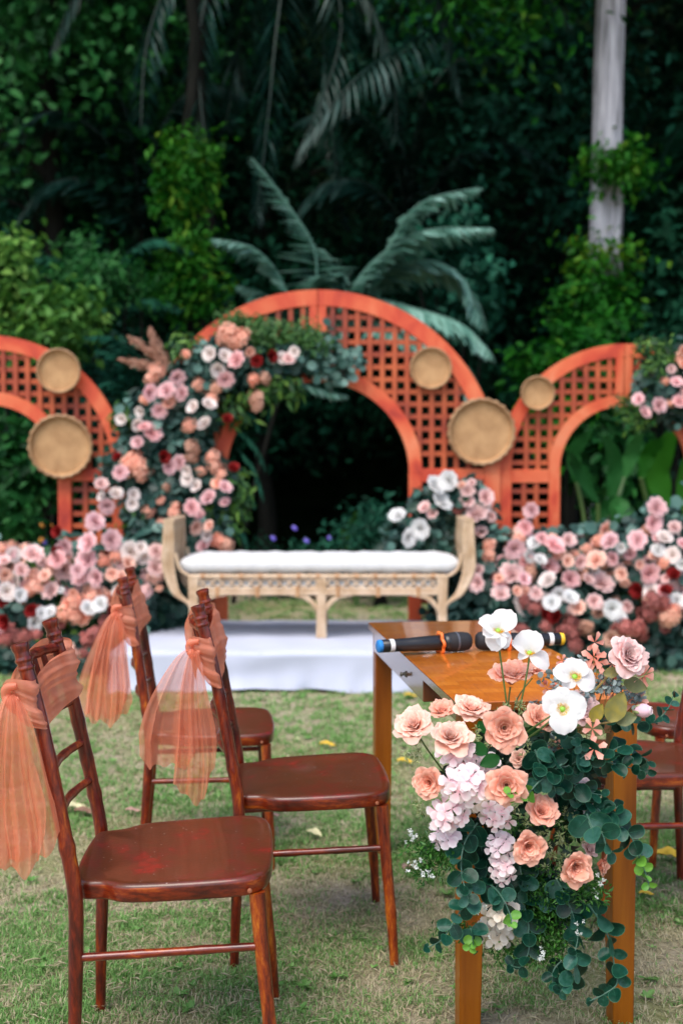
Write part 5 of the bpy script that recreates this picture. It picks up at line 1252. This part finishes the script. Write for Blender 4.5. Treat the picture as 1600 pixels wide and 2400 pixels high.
# stems of raised flowers
def stem(pts, r=.0016, mat='stem', parent=None, n=6):
    b = B(); b.tube(bez([Vector(p)-FA for p in pts], n), r, 7); return ob('stem', b.me('stem', M[mat]), parent or fa)
stem([at(1165,1490,2.40), at(1176,1570,2.40), at(1188,1660,2.41), at(1200,1760,2.44)], .0019)
stem([at(1240,1540,2.41), at(1230,1600,2.41), at(1216,1668,2.42), at(1205,1760,2.44)], .0019)
stem([at(1195,1610,2.46), at(1190,1665,2.46), at(1195,1760,2.46)], .0018)
stem([at(1246,1590,2.54), at(1207,1650,2.50), at(1200,1760,2.46)], .0014)
stem([at(980,1722,2.42), at(1000,1755,2.42), at(1040,1810,2.46)], .0018)
stem([at(1290,1678,2.34), at(1262,1696,2.34), at(1232,1718,2.38)], .0022); stem([at(1298,1680,2.34), at(1270,1705,2.34), at(1236,1730,2.38)], .0022)
stem([at(1450,1560,2.44), at(1405,1605,2.44), at(1376,1645,2.46), at(1330,1730,2.5)], .0024, 'stemgold')
stem([at(1484,1672,2.41), at(1440,1690,2.41), at(1380,1700,2.42), at(1320,1712,2.45)], .0022, 'stemgold')

# anemones / poppies: large separate petals
def open_petal(seed, wide=.52, cupv=.22, tip=0.0):
    rr = np.random.default_rng(seed); ph = rr.uniform(0,6.28,3); V=[]; F=[]; K=[]; nu, nv = 10, 10
    for j in range(nv+1):
        v = j/nv
        w = wide*(math.sin(math.pi*min(1,(.06+.80*v))))**.62
        for i in range(nu+1):
            u = -1+2*i/nu
            x = .08+v*(1-.14*u*u)-.02*v*math.sin(u*7+ph[0]); z = cupv*math.sin(v*2.2)-tip*v*v+.10*w*u*u+.035*v*v*math.sin(u*6+ph[1])+.012*math.sin(u*17+v*5)
            V.append((x, u*w, z)); K.append(min(1,.3+v))
    for j in range(nv):
        for i in range(nu): a=j*(nu+1)+i; F.append((a,a+1,a+nu+2,a+nu+1))
    return mesh('petal', V, F, P['white'], True, K)
WP = [open_petal(1,.60), open_petal(2,.66,.18), open_petal(3,.56,.12,.25), open_petal(4,.52,.30)]
def anemone(px, py, d, dr, Y, petals, yellow=True):
    c = at(px,py,Y); r = d/2/FPX*Y; dr = Vector(dr).normalized()
    b = B(); b.lathe([(.03,-.04),(.12,.0),(.15,.06),(.10,.13),(.02,.15)], 12)
    a = ob('anemone', b.me('anemone', M['greenheart']), fa, c-FA, dirm(dr, 0.0), r*1.04)
    # orient: local z = dr; angle 0 = chosen so that 90deg points up in the picture
    R3 = a.rotation_euler.to_matrix(); up = Vector((0,0,1)); off = math.atan2(up.dot(R3.col[1]), up.dot(R3.col[0])) - math.pi/2
    for k, (ang, sc, mi_, ty) in enumerate(petals):
        ob('petal', WP[mi_], a, (0,0,-.03+.015*k), (0, ty, math.radians(ang)+off), sc)
    if yellow:
        V=[];F=[];K=[]; rr = np.random.default_rng(4)
        for i in range(110):
            t_ = i*2.399; q = .15+.17*rr.random(); z = .11+.07*rr.random(); x,y = q*math.cos(t_), q*math.sin(t_); k0=len(V)
            V += [(x*.5,y*.5,0),(x+.012,y,z),(x,y+.012,z+.02),(x-.012,y-.012,z+.03)]; F += [(k0,k0+1,k0+2),(k0,k0+2,k0+3),(k0+1,k0+3,k0+2)]; K += [.2,.8,.9,1]
        ob('stamen_ring', mesh('stamen_ring', V, F, M['yellowheart'], False, K), a)
    return a
anemone(1317,1662,98,(-.05,-1,.22),2.30,[(140,1.0,1,.0),(95,.95,0,.05),(20,1.05,1,0),(-92,1.08,0,0),(195,.62,3,.1),(60,.9,2,.1),(-30,.8,3,.1)])
anemone(1345,1587,92,(.1,-.8,.55),2.38,[(165,1.02,3,.1),(100,.9,1,-.2),(60,.85,0,-.2),(-20,1.0,1,.25),(215,.7,2,.2)])
anemone(1166,1480,92,(.05,-.55,.85),2.40,[(165,1.05,1,-.35),(100,.85,3,-.6),(40,1.15,0,-.5),(-60,.85,2,.45),(-110,.95,2,.5),(210,.8,1,.1),(-15,.6,2,.2)])
anemone(1240,1532,88,(-.1,-.5,.85),2.41,[(160,1.0,3,-.3),(105,1.15,1,-.7),(60,1.1,0,-.7),(-25,1.1,2,.35),(205,.6,2,.1)])

# hydrangeas: separate four petalled florets
def floret(col):
    V=[];F=[];K=[]
    for q in range(4):
        t_=q*math.pi/2+.1; c,s_=math.cos(t_),math.sin(t_); k0=len(V)
        g_ = [(0,0,0,0),(.30,.20,.03,.3),(.62,.42,.08,.7),(.95,.36,.10,.95),(1.08,0,.07,1),(.95,-.36,.10,.95),(.62,-.42,.08,.7),(.30,-.20,.03,.3),(.6,0,.02,.5)]
        for (x,y,z,k) in g_: V.append((x*c-y*s_, x*s_+y*c, z+.04*math.sin(q*2+x*3))); K.append(k)
        F += [(k0,k0+7,k0+8,k0+1),(k0+1,k0+8,k0+3,k0+2),(k0+8,k0+5,k0+4,k0+3),(k0+7,k0+6,k0+5,k0+8)]
    k0=len(V)
    for q in range(5): V.append((.08*math.cos(q*1.257), .08*math.sin(q*1.257), .05)); K.append(0)
    F.append(tuple(range(k0,k0+5)))
    return mesh('floret', V, F, P[col], True, K)
FLO = {k: floret(k) for k in ('hyd','lilac','beige')}
def fg_hyd(px, py, w, h, Y, col, n=16, fr=17):
    n = int(n*.62); fr *= 1.45; w *= .95; h *= .95; w *= 1.0; h *= 1.0
    c = at(px,py,Y); s = Y/FPX; cd = CAMDIR(px,py,Y)
    b = B(); b.lathe([(.001,-.9),(.5,-.6),(.62,0),(.4,.5),(.001,.62)], 10)
    hcore = ob('hydrangea', b.me('hydrangea', M['stem']), fa, c-FA, (0,0,0), (w*s*.42, w*s*.36, h*s*.42))
    for i in range(n):
        zz = 1-2*(i+.5)/n; a = i*2.4; rad = math.sqrt(1-zz*zz); d = Vector((rad*math.cos(a), rad*math.sin(a), zz))
        if d.dot(cd) < -.15: d = d - cd*2*d.dot(cd)
        pos = Vector((d.x*w*s*.5, d.y*w*s*.4, d.z*h*s*.5))
        z = (d*.7+cd*.7+Vector((random.gauss(0,.25),random.gauss(0,.2),random.gauss(0,.25)))).normalized()
        o = ob('floret', FLO[col], fa, c-FA+pos*random.uniform(.78,1.02), dirm(z), fr*s*random.uniform(.85,1.15))
        # keep as a sub-part of the flower head
        mw = Matrix.LocRotScale(o.location, o.rotation_euler, o.scale); ph_ = Matrix.LocRotScale(hcore.location, hcore.rotation_euler, hcore.scale)
        o.parent = hcore; o.matrix_parent_inverse = ph_.inverted()
for a in [(1089,1838,84,78,2.32,'hyd',20,19),(1075,1766,80,60,2.38,'hyd',15,17),(1053,1905,76,66,2.35,'hyd',18,16),(1043,1962,60,50,2.38,'lilac',10,18),(1165,1912,62,56,2.36,'hyd',13,15),
          (1172,1985,50,66,2.37,'lilac',14,14),(1178,2040,46,64,2.37,'hyd',14,13),(1172,2140,72,50,2.38,'beige',12,17),(1166,2190,70,46,2.42,'beige',12,15),(1133,1800,52,46,2.42,'lilac',8,18),(1385,1900,50,60,2.44,'hyd',10,16),(1120,1880,70,50,2.40,'beige',10,15),(1395,1940,40,60,2.45,'beige',9,14)]:
    fg_hyd(*a)

# coral five petalled flowers
def coral_mesh():
    V=[];F=[];K=[]
    for q in range(5):
        t_=q*2*math.pi/5; c,s_=math.cos(t_),math.sin(t_); k0=len(V)
        for (x,y,z,k) in [(.05,0,0,0),(.45,.14,.10,.3),(.85,.26,.10,.7),(1.05,0,-.02,1),(.85,-.26,.10,.7),(.45,-.14,.10,.3),(.6,0,.05,.5)]: V.append((x*c-y*s_, x*s_+y*c, z)); K.append(k)
        F += [(k0,k0+6,k0+2,k0+1),(k0,k0+5,k0+4,k0+6),(k0+6,k0+4,k0+3,k0+2)]
    return mesh('coral_flower', V, F, P['coral'], True, K)
CM = coral_mesh(); CMr = [CM]
for (px,py,d,Y) in [(1393,1506,42,2.44),(1390,1540,50,2.43),(1398,1552,44,2.44),(1362,1560,30,2.46),(1376,1580,36,2.45),(1432,1556,34,2.46),(1505,1585,50,2.44),(1512,1580,36,2.46),(1489,1610,36,2.45),(1494,1640,38,2.46),(1484,1650,40,2.46),(1387,1708,44,2.38),(1391,1755,50,2.36),(1438,1620,42,2.46),(1425,1612,32,2.45),(1280,1612,30,2.44),(1316,1548,24,2.46),(1340,1556,26,2.47),(1416,1590,28,2.46),(1452,1655,28,2.46),(1400,1670,26,2.44),(1368,1690,28,2.44)]:
    z = Vector((random.uniform(-.5,.5), -1, random.uniform(-.2,.8))); ob('coral_flower', CM, fa, at(px,py,Y)-FA, dirm(z), d/2*Y/FPX*1.28)
    if py < 1700: stem([at(px,py+2,Y+.003), at(px+(1385-px)*.4, py+55, Y+.01), at(1350+(px-1350)*.3, 1720, 2.48)], .0009, 'stemgold')
for (px,py) in ((1313,1556),(1276,1600),(1412,1672),(1300,1606),(1440,1590),(1330,1850)):
    b = B(); b.lathe([(.001,-.6),(.42,-.2),(.5,.15),(.3,.55),(.001,.8)], 9); ob('bud', b.me('bud', P['coral']), fa, at(px,py,2.44)-FA, (random.uniform(-.5,.5),random.uniform(-.5,.5),0), .0085)
# lilac rose bud at the right
b = B(); b.lathe([(.05,-.8),(.62,-.55),(.92,0),(.88,.45),(.55,.85),(.15,1.0),(.02,.95)], 14, None, lambda a: 1+.06*math.sin(a*3))
bud = ob('rose_bud', b.me('rose_bud', P['lilac']), fa, at(1503,1666,2.41)-FA, dirm((.8,-.45,.12)), (.0155,.0155,.020))
for k in range(4):
    V, F, K = petal_grid(.2, 1.9, 70, 96, .8, 6, 6, 70+k, .03); ob('petal', mesh('petal', V.tolist(), F, P['hyd'], True, K), bud, (0,0,-.85), (0,0,k*1.6), 1.0)
for k in range(4):
    V, F, K = petal_grid(.3, 1.1, 40, 80, .34, 4, 4, 80+k, .02); ob('sepal', mesh('sepal', V.tolist(), F, L['spike'], True, K), bud, (0,0,-.95), (0,0,k*1.6+.6), 1.0)

# single leaves of the rose sprays
def big_leaf_mesh(mat):
    V=[];F=[]; nv=9
    for j in range(nv+1):
        v=j/nv; w=.34*math.sin(math.pi*min(1,.04+.95*v**.85))**.8
        for i,u in enumerate((-1,-.5,0,.5,1)): V.append((v, u*w, .06*abs(u)-.14*v*v+.015*math.sin(v*19)*abs(u)))
    for j in range(nv):
        for i in range(4): a=j*5+i; F.append((a,a+1,a+6,a+5))
    return mesh('leaf', V, F, mat, True, [.5]*len(V))
BLm = big_leaf_mesh(L['olive']); BGm = big_leaf_mesh(L['mid'])
for (px,py,L_,ang,me_,Y) in [(1426,1690,70,65,BLm,2.39),(1460,1600,52,-12,BLm,2.43),(1415,1582,36,20,BLm,2.43),(1385,1690,44,60,BLm,2.40),(1440,1690,48,15,BLm,2.40),(1370,1700,46,-20,BLm,2.40),(1170,1775,46,200,BGm,2.37),(1140,1765,44,150,BGm,2.38),(1120,1690,30,-60,BGm,2.42),(1235,1720,34,30,BGm,2.38),(1080,1930,50,200,BGm,2.44),(1150,1970,50,-100,BGm,2.44)]:
    a = math.radians(ang); x = Vector((math.cos(a), -.12, math.sin(a))).normalized(); z = Vector((.15,-1,.45)); z = (z-x*z.dot(x)).normalized(); y = z.cross(x)
    ob('leaf', me_, fa, at(px,py,Y)-FA, Matrix((x,y,z)).transposed(), L_*Y/FPX*1.1)

# eucalyptus: opposite round leaves on drooping stems, each leaf its own piece
def euc_leaf(seed, mats, cup=.16):
    rr = np.random.default_rng(seed); n = 14; V=[(.52,0,-.02)]; F=[]; mi=[]; el = rr.uniform(.88,1.0)
    for ring, q in ((0,.55),(1,.93),(2,1.0)):
        for k in range(n):
            a = 2*math.pi*k/n; x = .52-.50*q*math.cos(a); y = .47*el*q*math.sin(a)*(1+.05*math.sin(a*2+seed))
            V.append((x, y, cup*(q*q*abs(math.sin(a))**1.4)*.5-.06*(x-.5)**2*4*.5+.012*math.sin(a*3+seed)))
    for k in range(n): F.append((0,1+k,1+(k+1)%n)); mi.append(0)
    for r_ in (0,1):
        for k in range(n): F.append((1+r_*n+k, 1+(r_+1)*n+k, 1+(r_+1)*n+(k+1)%n, 1+r_*n+(k+1)%n)); mi.append(r_)
    # raised midrib
    k0=len(V); V += [(.02,.012,.006),(.02,-.012,.006),(.9,0,.010)]; F.append((k0,k0+1,k0+2)); mi.append(1)
    return mesh('leaf', V, F, mats, True, mi=mi)
EUL = [euc_leaf(i, [L['euc'], L['eucrim']], .10+.08*i) for i in range(4)]; EUY = [euc_leaf(9+i, [L['euclight'], L['euclight']], .3) for i in range(2)]
def euc_branch(px_pts, size, Y0, Y1, step=17, young=0, seed=0, thin=False, sizes=None):
    rr = random.Random(seed+int(px_pts[0][0])); m_ = len(px_pts)
    pts = bez([at(x,y,Y0+(Y1-Y0)*i/(m_-1)) for i,(x,y) in enumerate(px_pts)], 8)
    b = B(); b.tube([p-FA for p in pts], [.0021-.0011*i/len(pts) for i in range(len(pts))], 7)
    br = ob('eucalyptus_branch', b.me('eucalyptus_branch', M['stemteal']), fa)
    Ln = sum((pts[i+1]-pts[i]).length for i in range(len(pts)-1)); n = max(4, int(Ln/(step*1.05*2.38/FPX)))
    acc = 0; cum = [0]
    for i in range(len(pts)-1): cum.append(cum[-1]+(pts[i+1]-pts[i]).length)
    for j in range(n+1):
        s_ = Ln*(j+.3)/(n+.5); i = max(k for k in range(len(pts)-1) if cum[k] <= s_); f = (s_-cum[i])/(cum[i+1]-cum[i]+1e-9); p = pts[i].lerp(pts[i+1], min(f,1)); T = (pts[i+1]-pts[i]).normalized()
        a0 = j*math.pi/2+rr.uniform(-.5,.5); sz = 1.22*size*(1-.45*(j/n)**2)*rr.uniform(.82,1.12)*2.38/FPX
        side = T.cross(Vector((0,1,.2))).normalized(); up = side.cross(T)
        for s2 in (0, math.pi):
            out = side*math.cos(a0+s2)+up*math.sin(a0+s2)*.8
            x = (out*.9+T*.45+Vector((rr.uniform(-.2,.2), rr.uniform(-.2,.1), rr.uniform(-.25,.1)))).normalized()
            z = (CAMDIR(1200,1900,2.4)*.75+Vector((rr.uniform(-.6,.6), rr.uniform(-.3,.3), rr.uniform(-.3,.8))) + T*.35); z = (z-x*z.dot(x)).normalized(); y = z.cross(x)
            yg = j > n-young
            ob('leaf', rr.choice(EUY if yg else EUL), br, p-FA, Matrix((x,y,z)).transposed(), sz*(.8 if yg else 1))
    return br
c3 = lambda *q: [(950+u/2.851, 1950+v/2.851) for u,v in q]
c6 = lambda *q: [(1180+u/4.126, 1750+v/4.126) for u,v in q]
c2 = lambda *q: [(1120+u/3.733, 1430+v/3.733) for u,v in q]
euc_branch(c3((480,-60),(400,60),(370,200),(385,330),(420,450)), 42, 2.40, 2.33, 26, seed=1)
euc_branch(c3((430,330),(430,430),(370,520),(310,620),(240,720),(140,775)), 38, 2.36, 2.34, 24, seed=2)
euc_branch(c3((500,80),(540,260),(500,370)), 40, 2.44, 2.40, 26, seed=3)
euc_branch(c3((430,640),(450,690),(430,770)), 32, 2.36, 2.35, 24, 3, seed=4)
euc_branch(c3((530,330),(600,380),(650,450),(700,560),(705,610)), 38, 2.40, 2.31, 24, 2, seed=5)
euc_branch(c3((760,230),(780,330),(760,400)), 40, 2.44, 2.40, 26, seed=6)
euc_branch(c3((760,420),(810,560),(820,680),(820,800),(770,900),(700,890)), 40, 2.42, 2.37, 25, seed=7)
euc_branch(c3((1000,300),(1060,420),(1110,540),(1150,680),(1130,800)), 42, 2.42, 2.37, 26, seed=8)
euc_branch(c3((1130,800),(1140,900),(1090,1000),(1030,1070)), 38, 2.37, 2.36, 23, seed=9)
euc_branch(c3((1040,860),(990,920),(980,1000),(1020,1050)), 26, 2.40, 2.38, 16, seed=10)
euc_branch(c3((1210,470),(1300,600),(1365,740),(1390,880),(1410,1010),(1330,1080),(1230,1130)), 40, 2.40, 2.36, 27, seed=11)
euc_branch(c6((900,600),(1060,720),(1190,830),(1280,960),(1310,1080),(1370,1230),(1400,1340)), 36, 2.40, 2.38, 20, 4, seed=12)
euc_branch(c6((820,60),(1000,60),(1130,0),(1230,60),(1380,130),(1390,240)), 34, 2.42, 2.44, 22, seed=13)
euc_branch(c6((950,130),(1080,170),(1200,200),(1330,230)), 34, 2.40, 2.40, 20, seed=14)
euc_branch([(1395,1690),(1440,1688),(1490,1694),(1530,1692),(1562,1664),(1578,1628)], 28, 2.44, 2.46, 20, seed=15)
euc_branch(c6((250,60),(420,120),(560,200),(720,130),(800,60)), 40, 2.36, 2.36, 23, seed=16)
euc_branch(c6((420,250),(560,320),(700,370),(820,440),(960,470)), 40, 2.38, 2.40, 22, seed=17)
euc_branch(c6((760,420),(830,560),(960,650),(1040,620),(1100,580)), 38, 2.40, 2.40, 22, seed=18)
euc_branch(c6((800,650),(860,780),(950,850),(990,960),(1060,1030)), 44, 2.37, 2.33, 25, seed=19)
euc_branch(c6((560,170),(440,260),(330,350),(220,460),(110,480),(40,450)), 32, 2.34, 2.27, 22, 4, seed=20)
euc_branch(c6((300,30),(350,160),(460,330),(500,440)), 38, 2.34, 2.33, 22, seed=21)
euc_branch(c6((560,440),(680,560),(720,700)), 38, 2.43, 2.42, 22, seed=22)
euc_branch(c2((560,1040),(700,1080),(850,1130),(900,1200)), 38, 2.37, 2.35, 21, seed=23)
euc_branch(c2((860,1200),(960,1300),(860,1350)), 40, 2.38, 2.36, 22, seed=24)
euc_branch(c3((900,330),(960,420),(1040,480)), 38, 2.44, 2.42, 24, seed=25)
# filler greenery made of many small leaves
def sprig(name, cx, cy, Y, w, h, n, mat, leaf, shape='lance', dirv=(0,-.4,0), depth=.03, starry=False, bright=0):
    s = Y/FPX; c = at(cx,cy,Y)-FA
    k = max(5, n//9); heads = rng.normal(size=(k,3))*np.array([w*s*.30, depth*.5, h*s*.30])+np.array(tuple(c))
    i = rng.integers(0,k,n); d = rng.normal(size=(n,3))+np.array(dirv); d /= np.linalg.norm(d,axis=1,keepdims=True)
    pos = heads[i]+d*leaf*(.15 if starry else .5)+(rng.normal(size=(n,3))*leaf*.35 if not starry else 0)
    y = np.cross(d, rng.normal(size=(n,3))); y /= np.linalg.norm(y,axis=1,keepdims=True)
    v, f = scatter(*SH[shape], pos, np.stack([d,y,np.cross(d,y)],2), leaf*rng.uniform(.7,1.2,n))
    return ob(name, mesh(name, v, f, mat, False, np.repeat(np.clip(rng.random(n)+bright,0,1), len(SH[shape][0]))), fa, kind='stuff')
for (x,y,w,h,n) in [(1125,1612+120,60,30,60),(1120,1745,40,50,70),(975,1770,80,50,110),(985,1895,50,40,70),(1195,1660,60,30,60),(1240,1655,50,30,50),(1230,1760,60,60,60),(1320,1960,60,50,90),(1300,2010,50,60,110),(1215,1905,60,40,60),(1290,1760,40,40,40),(1330,1920,50,40,60),(1280,1960,50,40,70)]:
    sprig('spiky_filler', x, y, 2.41, w, h, n, L['spike'], .011, starry=True)
for (x,y,w,h,n,Y) in [(1010,1975,90,70,520,2.40),(1030,2010,70,50,300,2.40),(990,2040,50,40,150,2.40),(1270,2130,110,150,1300,2.43),(1300,2200,80,90,600,2.42),(1250,2230,90,60,300,2.42),(1180,2220,60,40,200,2.43),(1385,2080,60,50,350,2.39),(1060,2180,60,40,250,2.42),(1320,1930,70,60,300,2.46),(1230,2060,60,60,300,2.46),(1210,1930,60,40,200,2.45)]:
    sprig('small_leaf_filler', x, y, Y, w, h, n, L['thyme'], .013, dirv=(0,-.4,-.3))
for (x,y,w,h,n) in [(965,1965,44,24,90),(975,2030,40,30,90),(1010,2045,16,16,30),(1410,2062,26,34,80),(1128,2150,20,60,70),(1135,2180,14,20,40),(1270,2235,24,24,60),(1355,2170,20,40,40),(1395,2090,14,16,20)]:
    sprig('white_bud_filler', x, y, 2.37, w, h, n, L['whitebud'], .0055, 'ovate', starry=True)
for (x,y,w,h,n) in [(1365,1570,60,40,90),(1440,1605,60,34,110),(1480,1635,50,30,60),(1300,1600,40,40,50),(1300,1745,50,40,60),(1390,1600,50,60,80),(1260,1660,20,30,20)]:
    sprig('silver_leaf_filler', x, y, 2.46, w, h, n, L['silver'], .012, 'round')
# dark inner leaves that fill the body
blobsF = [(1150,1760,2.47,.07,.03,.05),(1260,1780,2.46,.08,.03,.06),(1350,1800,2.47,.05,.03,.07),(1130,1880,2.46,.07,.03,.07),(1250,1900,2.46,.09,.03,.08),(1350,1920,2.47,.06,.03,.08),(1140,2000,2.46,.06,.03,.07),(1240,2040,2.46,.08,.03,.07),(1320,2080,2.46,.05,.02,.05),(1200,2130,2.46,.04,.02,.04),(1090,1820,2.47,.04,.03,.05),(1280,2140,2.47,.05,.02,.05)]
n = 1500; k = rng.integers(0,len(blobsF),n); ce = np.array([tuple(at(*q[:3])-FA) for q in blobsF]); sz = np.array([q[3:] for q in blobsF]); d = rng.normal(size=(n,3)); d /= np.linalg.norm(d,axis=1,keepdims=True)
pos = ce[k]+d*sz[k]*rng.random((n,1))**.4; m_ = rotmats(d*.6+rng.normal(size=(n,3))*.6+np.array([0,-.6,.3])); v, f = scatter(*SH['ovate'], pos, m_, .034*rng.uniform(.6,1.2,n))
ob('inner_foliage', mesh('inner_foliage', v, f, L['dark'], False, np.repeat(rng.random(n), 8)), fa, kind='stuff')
b = B(); b.tube([at(1130,1700,2.585)-FA, at(1250,1702,2.585)-FA, at(1390,1704,2.585)-FA], .012, 8); b.tube([at(1250,1700,2.575)-FA, at(1250,2000,2.50)-FA], .010, 8)
ob('frame', b.me('frame', M['stem']), fa)

# ------------------------------------------------------------------ FALLEN LEAVES ON THE LAWN
FLm = {'yellow': plain('dry_yellow_leaf', (.62,.40,.03), .6), 'pale': plain('dry_pale_leaf', (.60,.56,.32), .7), 'pink': plain('dry_pinkish_leaf', (.42,.25,.20), .7), 'brown': plain('dry_brown_leaf', (.20,.11,.07), .8)}
def ground(px, py):
    t_ = (py-1200)/FPX; a = PITCH+math.atan(t_); y = CH/math.tan(a); 
    return at(px, py, y)
for (px,py,L_,col,rz,lb) in [(1572,2024,75,'yellow',-.3,'curled bright yellow leaf on the grass at the right edge'),(172,1905,58,'pale',.3,'pale yellow leaf on the grass behind the front chair'),(200,1917,48,'brown',.1,'brown leaf beside the pale leaf behind the front chair'),
    (312,1914,34,'pink',.2,'pinkish dry leaf beside the far chair leg'),(950,1797,38,'yellow',.1,'yellow leaf lying left of the orange table leg'),(768,1757,36,'yellow',.0,'yellow leaf half hidden behind the middle chair seat'),
    (838,2008,40,'pink',.1,'pinkish dry leaf under the middle chair'),(958,2048,42,'pink',.8,'reddish dry leaf left of the hanging flowers'),(1514,2112,34,'yellow',.0,'small yellow leaf on dark grass at the right'),(962,1640,30,'yellow',.2,'small yellow leaf far behind the table leg'),
    (640,1925,34,'pink',.3,'pink brown leaf behind the middle chair leg'),(640,1912,40,'yellow',.6,'ochre leaf behind the middle chair leg'),(735,1968,44,'pale',-.7,'pale green leaf standing in the grass under the middle chair'),(412,1770,24,'brown',.3,'small brown leaf in the grass left of the far chair'),(698,1742,12,'pale',.0,'tiny whitish petal on the grass right of the far chair')]:
    g0 = ground(px, py); s_ = g0.y/FPX; V=[];F=[];nv=8
    for j in range(nv+1):
        v=j/nv; w=.26*math.sin(math.pi*min(1,.05+.93*v))**.7
        for u in (-1,-.4,.4,1): V.append((v-.5, u*w, .10*u*u+.10*math.sin(v*5+rz)+.03*math.sin(v*17+u)))
    for j in range(nv):
        for i in range(3): a=j*4+i; F.append((a,a+1,a+5,a+4))
    thing('fallen_leaf', lb, 'leaf', (g0.x, g0.y, .022), (R(8), 0, rz), group='fallen leaves on the lawn', me=mesh('fallen_leaf', [tuple(c*L_*s_*1.05 for c in q) for q in V], F, FLm[col]))
